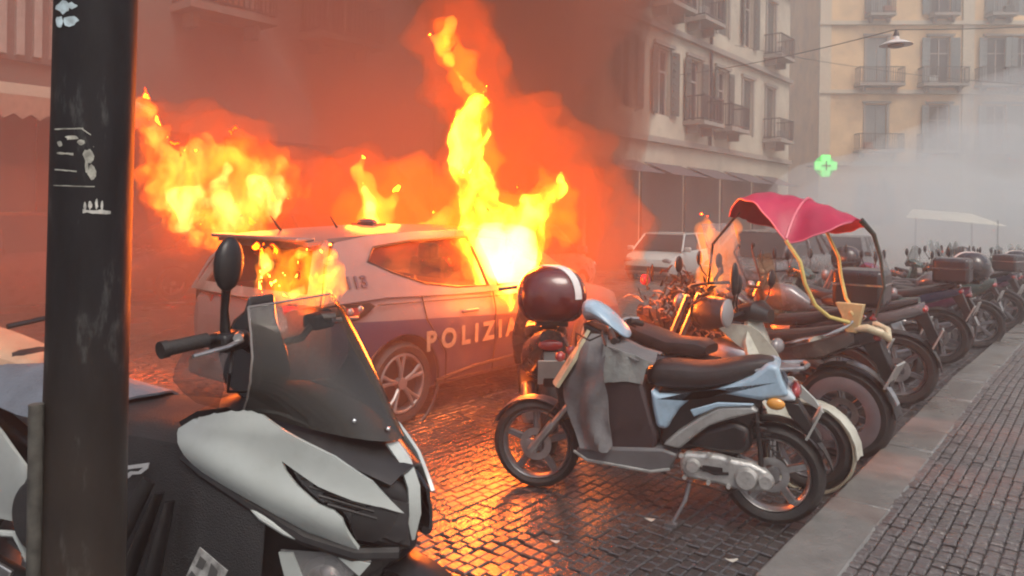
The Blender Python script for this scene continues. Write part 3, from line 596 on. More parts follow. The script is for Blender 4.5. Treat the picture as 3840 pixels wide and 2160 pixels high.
mb = MB(); mb.box((-1.0, 0, .85), (.16, 1.2, .5)); obj('rear_bench', mb, black, car, bevel=.04)
lett = mat('pale_gold_letter', (.30, .23, .15), .5, dirt=.6, scale=14)
Mside = Matrix.Rotation(R(90), 4, 'X')
text('lettering', 'P O L I Z I A', .205, lett, car, Matrix.Translation((-.585, -.923, .60)) @ Mside, .008, .002, 1.02)
text('lettering', '113', .12, mat('dark_blue_print', (.05, .06, .09), .4), car, Matrix.Translation((-1.76, -.845, 1.10)) @ Matrix.Rotation(R(90 - 24), 4, 'X'), .004, .002, 1.15)

# ------------------------------------------------------------------ light blue scooter (side profile measured in metres, x towards the front wheel, 0 = rear axle)
def mirror_stalk(parent, base, top, side, m=black, r=(.018, .05, .062)):
    mb = MB(); b, t_ = Vector(base), Vector(top); mb.tube([b, b.lerp(t_, .5) + Vector((0, side * .03, 0)), t_], .006, 6)
    o = obj('mirror', mb, black, parent); h = MB(); h.ell(t_ + Vector((0, side * .01, r[2] * .8)), r); obj('mirror_head', h, m, o); return o
HB = Vector((-.927, .375, 0)).normalized()
blue = thing('blue_scooter', 'light blue high wheeled scooter with grey leg cover, nearest in the row', 'scooter', (1.3813, 3.8754, 0), HB)
bl_m = mat('light_blue_paint', (.33, .47, .58), .25, coat=.4, var=.1, scale=6, dirt=.3)
silver_trim = mat('scuffed_silver', (.36, .37, .36), .4, metal=.3, dirt=.5, scale=10)
wheel(blue, (0, 0, .275), .262, .115, metal, 5, rr=.195)
wheel(blue, (1.31, 0, .262), .258, .09, greyrim, 5, steer=R(6), rr=.205)
def Pz(poly, y0, y1): m_ = MB(); m_.prism(poly, y0, y1); return m_
secs = []
for x, zt, zb, w in ((.655, .775, .70, .10), (.62, .812, .675, .125), (.50, .828, .668, .135), (.36, .815, .69, .14), (.24, .845, .715, .14), (.12, .878, .755, .125), (.04, .886, .80, .10), (-.01, .876, .845, .06)):
    k = 14; secs.append([Vector((x, w * math.copysign(abs(math.cos(a)) ** .55, math.cos(a)), (zt + zb) / 2 + (zt - zb) / 2 * math.copysign(abs(math.sin(a)) ** .6, math.sin(a)))) for a in [2 * math.pi * i / k for i in range(k)]])
mb = MB(); mb.loft(secs, closed=True); obj('seat', mb, seatm, blue, sub=1)
bodyP = [(.618, .678), (.572, .655), (.437, .663), (.306, .694), (.199, .744), (.095, .80), (.024, .868), (-.03, .86), (-.05, .79), (-.085, .715), (.052, .678), (.252, .694), (.382, .669), (.458, .593), (.502, .521), (.524, .472), (.581, .477), (.60, .567)]
obj('side_panel', Pz(bodyP, -.155, .155), bl_m, blue, bevel=.03, seg=4)
tailP = [(.06, .735), (.0, .775), (-.09, .735), (-.12, .69), (.02, .672), (.09, .70)]
obj('tail_panel', Pz(tailP, -.135, .135), mat('pale_blue_white', (.55, .64, .70), .25, coat=.4, dirt=.2), blue, bevel=.02, seg=3)
obj('side_trim', Pz([(.542, .396), (.464, .474), (.345, .57), (.249, .632), (.092, .651), (.06, .625), (.195, .575), (.301, .528), (.376, .463), (.455, .385)], -.175, .175), silver_trim, blue, bevel=.012)
for s in (-1, 1): mb = MB(); mb.prism([(.40, .60), (.26, .655), (.08, .668), (.09, .655), (.26, .63), (.38, .565)], s * .165, s * .182); obj('blue_trim', mb, bl_m, blue, bevel=.006)
obj('engine_cover', Pz([(.43, .40), (.33, .50), (.18, .56), (.10, .53), (.09, .43), (.143, .386), (.249, .38)], -.12, .15), black, blue, bevel=.03, seg=3)
obj('rear_body', Pz([(.60, .66), (.45, .68), (.30, .70), (.02, .80), (-.02, .72), (.05, .66), (.1, .5), (.42, .36), (.56, .36)], -.11, .11), black, blue, bevel=.02)
obj('inner_shield', Pz([(.90, .72), (.66, .70), (.60, .50), (.575, .44), (.59, .34), (.84, .32)], -.12, .15), mat('dark_maroon_fabric', (.035, .022, .024), .6), blue, bevel=.02)
obj('footboard', Pz([(1.02, .315), (.82, .345), (.54, .375), (.46, .355), (.50, .27), (.59, .245), (.96, .25), (1.02, .27)], -.17, .17), mat('grey_footboard', (.12, .12, .125), .4, dirt=.3), blue, bevel=.015)
mb = MB()
for s in (-1, 1): mb.tube([(1.03, s * .172, .30), (.95, s * .18, .262), (.6, s * .18, .25), (.5, s * .175, .275)], .009, 6)
obj('footboard_edge', mb, silver_trim, blue)
cv = MB(); cv.prism([(.45, .34), (.42, .375), (.25, .382), (.19, .37), (.09, .365), (.02, .335), (-.02, .29), (.0, .245), (.05, .222), (.149, .215), (.256, .235), (.408, .24), (.445, .28)], .115, .185); cvo = obj('transmission_case', cv, mat('cast_alloy', (.5, .5, .48), .42, metal=.55, dirt=.4, scale=16, bump=.3), blue, bevel=.018, seg=3)
for (x, z, r) in ((.115, .285, .062), (.02, .285, .042), (.38, .315, .04)): mb = MB(); mb.cyl((x, .18, z), (x, .212, z), r, r * .75, 20); obj('case_cap', mb, MATS['cast_alloy'], cvo)
mb = MB()
for (x, z) in ((.44, .36), (.3, .385), (.2, .235), (.3, .24), (.42, .25), (.2, .375)): mb.cyl((x, .18, z), (x, .2, z), .012, n=8)
o = obj('case_bolts', mb, MATS['cast_alloy'], cvo); o['kind'] = 'stuff'
mb = MB(); mb.tube([(.36, .188, .315), (.27, .19, .29), (.2, .19, .3)], .008, 6); mb.box((.28, .19, .31), (.1, .01, .03)); obj('case_recess', mb, black, cvo)
for s in (-1, 1):
    mb = MB(); mb.tube([(1.10, s * .065, .52), (1.31, s * .065, .25)], .017, 10); mb.tube([(1.19, s * .065, .41), (1.325, s * .065, .235)], .024, 10); mb.box((1.32, s * .06, .26), (.06, .03, .07)); obj('fork_leg', mb, metal, blue)
    mb = MB(); mb.tube([(.075, s * .14, .62), (.05, s * .14, .40), (.045, s * .14, .31)], .013, 8)
    sp_ = [(.07 - .0075 * q * .4 + .022 * math.cos(q * 1.1), s * .14 + .022 * math.sin(q * 1.1), .58 - q * .0048) for q in range(40)]; mb.tube(sp_, .004, 5); obj('shock_absorber', mb, black, blue)
ang = [R(a) for a in range(20, 165, 12)]
mb = MB(); mb.loft([[Vector((1.31 + .282 * math.cos(a), y, .262 + .282 * math.sin(a) - abs(y) * .25)) for y in (-.055, -.03, 0, .03, .055)] for a in ang], caps=False); obj('front_fender', mb, mat('dark_grey_fender', (.06, .055, .06), .35, dirt=.2), blue, solid=.006)
ang = [R(a) for a in range(15, 125, 10)]
mb = MB(); mb.loft([[Vector((-.0 + .30 * math.cos(math.pi - a) * 1, y, .275 + .30 * math.sin(a) - abs(y) * .2)) for y in (-.065, -.03, 0, .03, .065)] for a in ang], caps=False); obj('rear_fender', mb, black, blue, solid=.006)
mb = MB(); mb.tube([(.40, .13, .22), (.42, .17, .12), (.475, .22, .012)], [.013, .011, .009], 8); mb.box((.48, .235, .012), (.06, .05, .016)); obj('side_stand', mb, greyrim, blue)
# front shield, cream, lit by the fire
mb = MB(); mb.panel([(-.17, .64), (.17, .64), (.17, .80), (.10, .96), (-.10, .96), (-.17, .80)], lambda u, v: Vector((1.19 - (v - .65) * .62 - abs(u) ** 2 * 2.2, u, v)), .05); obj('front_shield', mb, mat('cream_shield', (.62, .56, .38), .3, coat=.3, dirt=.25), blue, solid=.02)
mb = MB(); mb.prism([(1.20, .66), (1.1, .68), (1.05, .55), (1.1, .42), (1.16, .44), (1.17, .56)], -.07, .07); obj('fork_cover', mb, black, blue, bevel=.02)
for s in (-1, 1): mb = MB(); mb.ell((1.14, s * .1, .80), (.03, .035, .03)); obj('front_indicator', mb, redl, blue)
cs = []
for x, z, w, h in ((1.035, 1.035, .05, .05), (1.0, 1.075, .105, .06), (.93, 1.06, .13, .065), (.86, 1.015, .135, .055), (.80, .965, .12, .04), (.765, .94, .08, .022)):
    cs.append([Vector((x + .35 * h * math.sin(a), w * math.cos(a), z + h * math.sin(a))) for a in [2 * math.pi * i / 14 for i in range(14)]])
mb = MB(); mb.loft(cs, closed=True); obj('handlebar_cowl', mb, bl_m, blue, sub=1)
mb = MB(); mb.prism([(1.02, 1.0), (.90, .96), (.80, .93), (.80, .90), (.88, .86), (.92, .70), (.99, .70), (1.0, .88)], -.08, .08); obj('steering_column', mb, black, blue, bevel=.02)
mb = MB(); mb.tube([(.79, -.33, .985), (.83, -.2, 1.0), (.86, -.1, .99), (.86, .1, .99), (.83, .2, .985), (.77, .33, .955)], .011, 8); obj('handlebar', mb, chrome, blue)
for s in (-1, 1):
    mb = MB(); mb.tube([(.82, s * .22, .985), (.77, s * .34, .955)], .019, 12); obj('grip', mb, rubber, blue)
    mb = MB(); mb.tube([(.87, s * .2, .985), (.85, s * .27, .965), (.81, s * .35, .93)], .006, 6); obj('brake_lever', mb, black, blue)
# leg cover
def fold(u, v): return .022 * math.sin(u * 38 + 2.5 * math.sin(v * 9)) + .02 * mnoise.noise(Vector((u * 9, v * 6, 3)))
apr = [(.95, .95), (.86, .945), (.855, .78), (.845, .666), (.825, .495), (.81, .36), (.83, .33), (.99, .325), (1.03, .411), (1.08, .523), (1.115, .62), (1.13, .68), (1.07, .74), (1.01, .85)]
for s in (1, -1):
    mb = MB(); mb.panel(apr, lambda u, v: Vector((u, s * (.205 - max(0, u - .95) * .55 - max(0, v - .8) * .5 + fold(u, v)), v)), .025); obj('leg_cover', mb, greycloth, blue, solid=.006)
mb = MB(); mb.panel([(.87, .90), (.76, .873), (.60, .829), (.635, .79), (.655, .705), (.70, .71), (.77, .71), (.871, .69), (.88, .77)], lambda u, v: Vector((u, .165 + .4 * fold(u * 1.5, v), v)), .025); obj('cover_flap', mb, mat('pale_flap_cloth', (.26, .28, .27), .5, bump=.5, bscale=40, dirt=.25), blue, solid=.006)
mb = MB(); mb.loft([[Vector((x, y, z + .012 * math.sin(y * 40) - abs(y) * .25)) for y in (-.17, -.1, -.03, .03, .1, .17)] for x, z in ((.60, .85), (.7, .87), (.8, .91), (.88, .94))], caps=False); obj('cover_top', mb, greycloth, blue, solid=.006)
mb = MB(); mb.tube([(.83, .2, .98), (.93, .24, .93), (1.03, .16, .95), (1.06, .06, .85), (1.12, .03, .6)], .005, 6); mb.tube([(.84, -.2, .98), (.95, -.2, .92), (1.03, -.1, .92), (1.08, -.03, .8)], .005, 6); mb.tube([(1.1, .05, .6), (1.22, .09, .45), (1.29, .07, .30)], .004, 6); mb.tube([(.05, .15, .30), (.2, .19, .20), (.45, .18, .23), (.6, .15, .26)], .005, 6); obj('control_cable', mb, black, blue)
# rack, lamp, indicator
mb = MB()
for s in (-1, 1): mb.tube([(.10, s * .10, .82), (-.02, s * .10, .835), (-.15, s * .09, .852)], .011, 8)
mb.tube([(-.15, -.09, .852), (-.17, 0, .855), (-.15, .09, .852)], .011, 8); mb.box((-.06, 0, .835), (.14, .17, .012)); obj('rear_rack', mb, metal, blue)
mb = MB(); mb.ell((-.02, .155, .672), (.045, .02, .03)); obj('indicator', mb, mat('amber_lens', (.7, .3, .04), .15, coat=1), blue)
mb = MB(); mb.ell((-.11, 0, .72), (.03, .09, .045)); obj('tail_light', mb, redl, blue)
mb = MB(); mb.box((-.20, 0, .56), (.012, .14, .17), Matrix.Rotation(R(-25), 3, 'Y')); obj('number_plate', mb, MATS['plate'], blue)
mb = MB(); mb.prism([(-.05, .67), (-.13, .66), (-.24, .48), (-.21, .47), (-.08, .6)], -.06, .06); obj('mudflap', mb, black, blue, bevel=.006)

# ------------------------------------------------------------------ big white scooter in front
HM = Vector((.9336, -.3584, 0)).normalized()
big = thing('maxi_scooter', 'big white scooter with tall smoked windscreen and dark leg cover, beside the pole', 'scooter', (-.746, 2.375, 0), HM)
def wy(x, z):
    a = .245 * math.sqrt(max(.03, 1 - ((x + .12) / .66) ** 2 * .95)) if x > -.12 else .245
    zr = .93 - .36 * (x + .15); q = (z - zr) / .09; b_ = .026 * math.exp(-q * q * 1.8)
    return a + b_ - .35 * max(0, zr + .03 - z) ** 1.5 - .9 * max(0, z - .975) ** 1.5
pan = [(-.141, .972), (-.10, 1.0), (-.045, 1.017), (.01, 1.03), (.075, 1.037), (.123, 1.032), (.201, .993), (.344, .929), (.442, .859), (.517, .764), (.473, .785), (.398, .808), (.304, .845), (.194, .911), (.21, .882), (.247, .847), (.312, .801), (.355, .785), (.378, .765), (.395, .72), (.413, .673), (.37, .683), (.278, .715), (.127, .787), (.03, .825), (-.042, .854), (-.08, .875), (-.112, .902), (-.135, .935)]
for s in (-1, 1):
    mb = MB(); mb.panel(pan, lambda u, v: Vector((u, s * wy(u, v), v)), .011); fpn = obj('front_panel', mb, white, big, solid=.012)
    me_ = fpn.data; [me_.attributes.remove(a_) for a_ in [me_.attributes.get('sharp_edge')] if a_]
    mb = MB(); mb.panel([(.15, .925), (.304, .865), (.42, .825), (.515, .78), (.525, .66), (.49, .655), (.39, .68), (.38, .74), (.36, .775), (.31, .79), (.22, .85)], lambda u, v: Vector((u, s * (wy(u, v) - .03), v)), .03); obj('side_gill', mb, blackg, big, solid=.01)
    mb = MB(); mb.panel([(.405, .70), (.45, .69), (.49, .72), (.50, .76), (.44, .79), (.395, .77)], lambda u, v: Vector((u, s * (wy(u, v) - .012), v)), .03); obj('intake_surround', mb, black, big, solid=.01)
    mb = MB()
    for q in range(5): mb.tube([(.22 + q * .03, s * (wy(.2, .87) - .018), .883 - q * .02), (.42 + q * .01, s * (wy(.42, .8) - .012), .83 - q * .018)], .004, 5)
    obj('gill_slat', mb, black, big)
    mb = MB(); mb.tube([(-.14, s * .25, .885), (-.06, s * .25, .845), (.1, s * .24, .778), (.27, s * .215, .70), (.40, s * .16, .655), (.50, s * .09, .645)], [.012, .014, .016, .018, .02, .02], 8); obj('lower_edge', mb, black, big)
    mb = MB(); mb.tube([(.11, s * .25, .772), (.15, s * .25, .752), (.22, s * .235, .715), (.285, s * .22, .69)], [.003, .009, .008, .003], 8); obj('trim_flash', mb, white, big)
    mb = MB(); mb.panel([(.19, .655), (.36, .655), (.45, .64), (.40, .60), (.33, .50), (.23, .50)], lambda u, v: Vector((u, s * (.215 - (u - .19) * .25), v)), .03); hl = obj('headlight', mb, glass('lamp_lens', (.9, .9, .9), .35, .05, (.4, .4, .4)), big, solid=.006)
    mb = MB(); mb.panel([(.19, .65), (.23, .652), (.27, .56), (.26, .50), (.23, .50)], lambda u, v: Vector((u, s * (.222 - (u - .19) * .25), v)), .03); obj('lens_rim', mb, white, hl, solid=.006)
    mb = MB(); mb.panel([(.36, .648), (.45, .636), (.42, .60)], lambda u, v: Vector((u, s * (.222 - (u - .19) * .25), v)), .03); obj('lens_rim', mb, white, hl, solid=.006)
    mb = MB(); mb.ell((.3, s * .16, .57), (.07, .04, .06)); obj('reflector', mb, mat('dull_reflector', (.28, .26, .25), .3, metal=.6), hl)
cs = []
for x, zt, zb, w in ((-.2, .96, .45, .20), (0, 1.0, .45, .215), (.2, .97, .46, .20), (.35, .92, .50, .14), (.44, .86, .56, .09), (.50, .80, .62, .03)):
    cs.append([Vector((x, w * math.copysign(abs(math.cos(a)) ** .6, math.cos(a)), (zt + zb) / 2 + (zt - zb) / 2 * math.copysign(abs(math.sin(a)) ** .7, math.sin(a)))) for a in [2 * math.pi * i / 16 for i in range(16)]])
mb = MB(); mb.loft(cs, closed=True); obj('front_body', mb, black, big)
mb = MB(); mb.loft([[Vector((x, y, z)) for x, z, y in ((xc - abs(k_) * .02, zc, k_ * .03) for k_ in (-1, -.5, 0, .5, 1))] for xc, zc in ((.44, .93), (.485, .88), (.515, .81), (.52, .73), (.50, .65))], caps=False); obj('nose_strip', mb, white, big, solid=.01)
mb = MB(); mb.prism([(.44, .66), (.50, .65), (.42, .54), (.28, .42), (.2, .45), (.3, .6)], -.08, .08); obj('chin', mb, black, big, bevel=.03)
# windscreen
ctr = [(.15, 1.352), (.20, 1.30), (.265, 1.21), (.33, 1.12), (.39, 1.03), (.45, .94)]
edg = [(.055, 1.335), (.085, 1.265), (.105, 1.20), (.105, 1.13), (.085, 1.08), (.055, 1.035)]
def lerp_c(C, f):
    f *= len(C) - 1; i = min(int(f), len(C) - 2); f -= i; return (C[i][0] + (C[i + 1][0] - C[i][0]) * f, C[i][1] + (C[i + 1][1] - C[i][1]) * f)
def scr(f, s):
    c, e = lerp_c(ctr, f), lerp_c(edg, f); k = abs(s) ** 2.1
    w = .235 - .03 * (1 - f) ** 2 + .02 * math.sin(f * 3) - .05 * max(0, f - .6)
    return Vector((c[0] + (e[0] - c[0]) * k, s * w, c[1] + (e[1] - c[1]) * k))
def scrmesh(f0, f1, off=0.): 
    m_ = MB(); m_.loft([[scr(f0 + (f1 - f0) * i / 10, -1 + 2 * j / 16) + Vector((off, 0, off)) for j in range(17)] for i in range(11)], caps=False); return m_
ws = obj('windscreen', scrmesh(0, .10), glass('clear_screen', (.86, .84, .84), .08, .05, (.3, .3, .3), .10), big, solid=.003)
smk = glass('smoked_screen', (.80, .77, .74), .3, .06, (.045, .045, .042), .0)
def grade(m):
    t = m.node_tree; L = t.links.new; mx = [n for n in t.nodes if n.type == 'MIX_SHADER'][0]; tc = t.nodes.new('ShaderNodeTexCoord'); sp = t.nodes.new('ShaderNodeSeparateXYZ'); L(tc.outputs['Object'], sp.inputs[0])
    mr = t.nodes.new('ShaderNodeMapRange'); mr.inputs[1].default_value = 1.31; mr.inputs[2].default_value = 1.08; mr.inputs[3].default_value = .06; mr.inputs[4].default_value = .66; L(sp.outputs[2], mr.inputs[0])
    nz = t.nodes.new('ShaderNodeTexNoise'); nz.inputs['Scale'].default_value = 110; L(tc.outputs['Object'], nz.inputs[0]); ad = t.nodes.new('ShaderNodeMath'); ad.operation = 'MULTIPLY_ADD'; ad.inputs[1].default_value = .25; L(nz.outputs[0], ad.inputs[0]); L(mr.outputs[0], ad.inputs[2]); L(ad.outputs[0], mx.inputs[0])
grade(smk); obj('tinted_screen', scrmesh(.10, 1), smk, ws, solid=.003)
mb = MB(); mb.tube([scr(0, -1 + j / 8) for j in range(17)] + [scr(i / 10, 1) for i in range(1, 11)], .0035, 6); mb.tube([scr(i / 10, -1) for i in range(11)], .0035, 6); obj('screen_edge', mb, mat('screen_edge', (.22, .2, .19), .2, coat=.5), ws)
mb = MB()
for f, s_ in ((.88, -.45), (.93, -.15), (.86, .62), (.84, .75)): mb.ell(scr(f, s_) + Vector((.006, 0, .004)), (.008, .008, .008), n=10, m=6)
obj('screw', mb, chrome, ws)
# dash and inner cowl, handlebar
mb = MB(); mb.loft([[Vector((x - abs(k_) * .03, k_ * w, z - abs(k_) ** 2 * .03)) for k_ in (-1, -.6, -.2, .2, .6, 1)] for x, z, w in ((-.17, .99, .2), (-.10, 1.03, .2), (.0, 1.05, .19), (.12, 1.03, .19), (.26, .985, .19), (.38, .93, .16), (.50, .86, .09))], caps=False); obj('inner_cowl', mb, black, big, solid=.02)
mb = MB(); mb.prism([(-.012, 1.36), (-.03, 1.31), (-.07, 1.28), (-.13, 1.17), (-.10, 1.08), (.0, 1.02), (.06, 1.10), (.045, 1.17), (.0, 1.27)], -.13, .0); obj('dashboard', mb, blackg, big, bevel=.02, seg=3)
mb = MB(); mb.tube([(-.04, -.4, 1.242), (-.01, -.28, 1.25), (.0, -.2, 1.24), (.0, -.12, 1.19), (.0, .12, 1.19), (.0, .2, 1.24), (-.01, .28, 1.25), (-.04, .4, 1.242)], .013, 10); obj('handlebar', mb, black, big)
for s in (-1, 1):
    mb = MB(); mb.tube([(-.018, s * .29, 1.247), (-.045, s * .405, 1.24)], .021, 14); mb.tube([(-.045, s * .405, 1.24), (-.05, s * .425, 1.238)], .024, 14); obj('grip', mb, rubber, big)
    mb = MB(); mb.box((.0, s * .22, 1.235), (.07, .11, .055)); obj('switch_gear', mb, black, big, bevel=.015, seg=3)
    mb = MB(); mb.tube([(.045, s * .22, 1.24), (.065, s * .3, 1.235), (.04, s * .4, 1.225)], [.009, .007, .006], 8); mb.tube([(.02, s * .2, 1.25), (.05, s * .24, 1.25)], .014, 8); obj('brake_lever', mb, metal, big)
    if s > 0: continue
    mb = MB(); mb.tube([(.0, s * .235, 1.255), (.0, s * .24, 1.33), (.02, s * .255, 1.40)], [.016, .012, .014], 10); mi = obj('mirror', mb, black, big)
    mb = MB(); mb.ell((.04, s * .27, 1.465), (.03, .052, .078), Matrix.Rotation(s * .12, 3, 'X')); obj('mirror_head', mb, black, mi)
    mb = MB(); mb.panel([(-.12, 1.23), (.03, 1.22), (.05, 1.13), (-.01, 1.06), (-.08, 1.07), (-.13, 1.14)], lambda u, v: Vector((u + .05, s * (.30 + .05 * math.sin((v - 1.06) * 18)), v)), .03); obj('hand_guard', mb, glass('clear_guard', (.85, .82, .8), .16, .05, (.3, .25, .25)), big, solid=.003)
    mb = MB(); mb.tube([(.0, s * .2, 1.23), (.03, s * .25, 1.15), (-.02, s * .2, 1.08), (.02, s * .1, 1.06)], .005, 6); obj('cable', mb, black, big)
# leg cover and seat
cs = []
for i in range(26):
    x = .16 - i * .036; f = i / 25
    top = .93 + .02 * math.sin(f * 3) - .12 * max(0, (x + .0)) + (.0 if x < 0 else -.6 * x)
    sec = []
    for j in range(25):
        a = -1 + 2 * j / 24; k_ = abs(a)
        y = a / max(k_, 1e-6) * (.24 * min(1, k_ / .45) + .11 * max(0, k_ - .45)) if k_ > 0 else 0
        z = top - .05 * (k_ / .45) ** 3 if k_ < .45 else top - .05 - (k_ - .45) / .55 * .62
        fo = .026 * math.sin(x * 27 + a * 4 + 2 * mnoise.noise(Vector((x * 3, a * 2, 5)))) * max(0, k_ - .4) * 1.6 + .02 * mnoise.noise(Vector((x * 7, a * 4, 1)))
        sec.append(Vector((x + .03 * max(0, k_ - .5), y + math.copysign(fo, a), z + fo * .4)))
    cs.append(sec)
mb = MB(); mb.loft(cs, caps=False); lc = obj('leg_cover', mb, cloth, big, solid=.008)
for k_, (x0, z0_, x1, z1_) in enumerate(((-.20, .83, -.32, .55), (-.16, .80, -.25, .45), (-.12, .78, -.15, .40))):
    mb = MB(); mb.tube([(x0, -.315, z0_), ((x0 + x1) / 2 - .01, -.345, (z0_ + z1_) / 2), (x1, -.37, z1_)], [.02, .032, .018], 8, flat=.4); obj('cover_fold', mb, black, lc)
def sidecover(u, v): return Vector((u, -(.315 + (.85 - v) * .19), v))
mb = MB(); mb.panel([(-.36, .835), (-.303, .848), (-.24, .863), (-.243, .846), (-.27, .826), (-.303, .820), (-.318, .806), (-.36, .80), (-.355, .812), (-.325, .818), (-.312, .828), (-.28, .832), (-.262, .846), (-.30, .838), (-.36, .822)], lambda u, v: Vector((u, -.278 - (.85 - v) * .1, v)), .03); obj('logo', mb, mat('reflective_grey', (.5, .5, .5), .5), lc, solid=.002)
M_ = Matrix.Rotation(R(-22), 2)
def rot2(P, c): return [tuple(M_ @ Vector(p) + Vector(c)) for p in P]
lab = [(-.055, .075), (.055, .075), (.055, -.16), (-.055, -.16)]
mb = MB(); mb.panel(rot2(lab, (.075, .615)), lambda u, v: sidecover(u, v) + Vector((0, -.035, 0)), .03); lb = obj('cover_label', mb, mat('label_grey', (.30, .30, .29), .6, var=.5, scale=45), lc, solid=.003)
mb = MB()
for P in ([(-.04, .06), (-.015, .06), (-.015, .035), (-.04, .03)], [(.0, .065), (.03, .06), (.04, .03), (.01, .02)], [(-.045, .015), (-.02, .01), (-.03, -.02), (-.05, -.01)], [(.01, .0), (.045, .0), (.04, -.03), (.02, -.02)], [(-.02, -.02), (.0, -.03), (-.01, -.06), (-.035, -.06)], [(.02, -.05), (.045, -.05), (.04, -.1), (.01, -.09)]):
    mb.panel(rot2(P, (.075, .615)), lambda u, v: sidecover(u, v) + Vector((0, -.0385, 0)), .03)
obj('label_print', mb, mat('label_dark', (.07, .07, .07), .6), lb)
cs = []
for x, zt, zb, w in ((-.35, .90, .66, .17), (-.5, .93, .70, .19), (-.7, .96, .74, .20), (-.85, .985, .80, .19), (-1.0, 1.0, .86, .17), (-1.15, 1.0, .90, .13), (-1.25, .98, .93, .08)):
    cs.append([Vector((x, w * math.copysign(abs(math.cos(a)) ** .6, math.cos(a)), (zt + zb) / 2 + (zt - zb) / 2 * math.copysign(abs(math.sin(a)) ** .7, math.sin(a)))) for a in [2 * math.pi * i / 16 for i in range(16)]])
mb = MB(); mb.loft(cs, closed=True); obj('seat', mb, mat('purple_grey_seat', (.06, .055, .065), .4, bump=.2), big, sub=1)
cs = []
for x, z in ((-.55, .98), (-.75, 1.0), (-.9, 1.03), (-1.05, 1.035), (-1.2, 1.02)):
    cs.append([Vector((x + .02 * math.sin(y * 30), y, z - abs(y) ** 2 * 2.4 + .012 * math.sin(x * 60 + y * 20))) for y in [-.21 + .03 * q for q in range(15)]])
mb = MB(); mb.loft(cs, caps=False); obj('seat_cover', mb, mat('blue_grey_cover', (.13, .15, .18), .55, bump=.5, bscale=40), big, solid=.008)
for s in (-1, 1):
    mb = MB(); mb.panel([(-.80, .74), (-.86, .655), (-.885, .56), (-1.02, .54), (-1.3, .70), (-1.42, .93), (-1.30, .95), (-1.15, .90), (-1.0, .84)], lambda u, v: Vector((u, s * (.215 - (abs(u) - .8) * .15 + .02 * math.sin((v - .5) * 8)), v)), .04); obj('tail_panel', mb, white, big, solid=.012)
    mb = MB(); mb.tube([(-.83, s * .20, .40), (-.845, s * .22, .47), (-.88, s * .225, .52), (-1.0, s * .225, .505), (-1.2, s * .21, .52)], .012, 8); obj('side_rail', mb, white, big)
mb = MB(); mb.cyl((-.76, -.20, .60), (-.76, -.245, .60), .135, .12, 32); obj('engine_cover', mb, cloth, big, bevel=.01)
mb = MB(); mb.prism([(-.3, .7), (-.8, .75), (-1.2, .9), (-1.3, .8), (-1.0, .5), (-.6, .35), (-.3, .4)], -.15, .15); obj('rear_body', mb, black, big, bevel=.02)
mb = MB(); mb.tube([(-.6, -.16, .3), (-.9, -.22, .34), (-1.25, -.22, .42)], [.035, .06, .055], 14); obj('muffler', mb, black, big)
mb = MB(); mb.prism([(-.9, .3), (-.84, .42), (-1.0, .46), (-1.25, .5), (-1.25, .44), (-1.0, .4)], -.27, -.255); obj('muffler_shield', mb, metal, big, bevel=.004)
wheel(big, (-1.05, 0, .30), .29, .14, greyrim, 5); wheel(big, (.42, 0, .29), .28, .12, greyrim, 5)
mb = MB(); mb.loft([[Vector((.42 + .305 * math.cos(a), y, .29 + .305 * math.sin(a) - abs(y) * .2)) for y in (-.07, -.03, 0, .03, .07)] for a in [R(q) for q in range(20, 160, 12)]], caps=False); obj('front_fender', mb, black, big, solid=.006)
mb = MB()
for s in (-1, 1): mb.tube([(.25, s * .09, .62), (.42, s * .09, .29)], .02, 8)
obj('fork', mb, metal, big)

# ------------------------------------------------------------------ generic two-wheelers for the row
def prof_loft(rows, k=14, ex=.6):
    cs = [[Vector((x, w * math.copysign(abs(math.cos(a)) ** ex, math.cos(a)), (zt + zb) / 2 + (zt - zb) / 2 * math.copysign(abs(math.sin(a)) ** ex, math.sin(a)))) for a in [2 * math.pi * i / k for i in range(k)]] for x, zt, zb, w in rows]
    m_ = MB(); m_.loft(cs, closed=True); return m_
def topcase(parent, c, m, stripe=None, sz=(.2, .23, .15)):
    c = Vector(c); mb = MB(); mb.ell(c, sz, n=22, m=14); 
    for i, v in enumerate(mb.v):
        v = Vector(v); d = v - c; d.z = max(d.z, -sz[2] * .75); 
        mb.v[i] = tuple(c + Vector((math.copysign(abs(d.x / sz[0]) ** .75, d.x) * sz[0], math.copysign(abs(d.y / sz[1]) ** .75, d.y) * sz[1], d.z)))
    o = obj('top_case', mb, m, parent)
    if stripe:
        s_ = MB()
        hd = Vector((math.cos(R(-142)), math.sin(R(-142)), 0)); pd = Vector((-hd.y, hd.x, 0))
        def cs_(a, w_):
            d = (Vector((0, 0, 1)) * math.cos(a) + hd * math.sin(a) + pd * w_).normalized()
            return c + Vector((math.copysign(abs(d.x) ** .75, d.x) * sz[0], math.copysign(abs(d.y) ** .75, d.y) * sz[1], d.z * sz[2])) * 1.012
        s_.loft([[cs_(R(q), w_) for w_ in (-.14, 0, .14)] for q in range(-90, 96, 6)], caps=False); obj('case_stripe', s_, stripe, o, solid=.006)
    mb = MB(); mb.box(c + Vector((.02, 0, -sz[2] * .85)), (.26, .2, .03)); mb.tube([c + Vector((.05, -.08, -sz[2] * .9)), c + Vector((.25, -.08, -sz[2] - .03))], .012, 6); mb.tube([c + Vector((.05, .08, -sz[2] * .9)), c + Vector((.25, .08, -sz[2] - .03))], .012, 6); obj('rack', mb, black, parent)
    return o
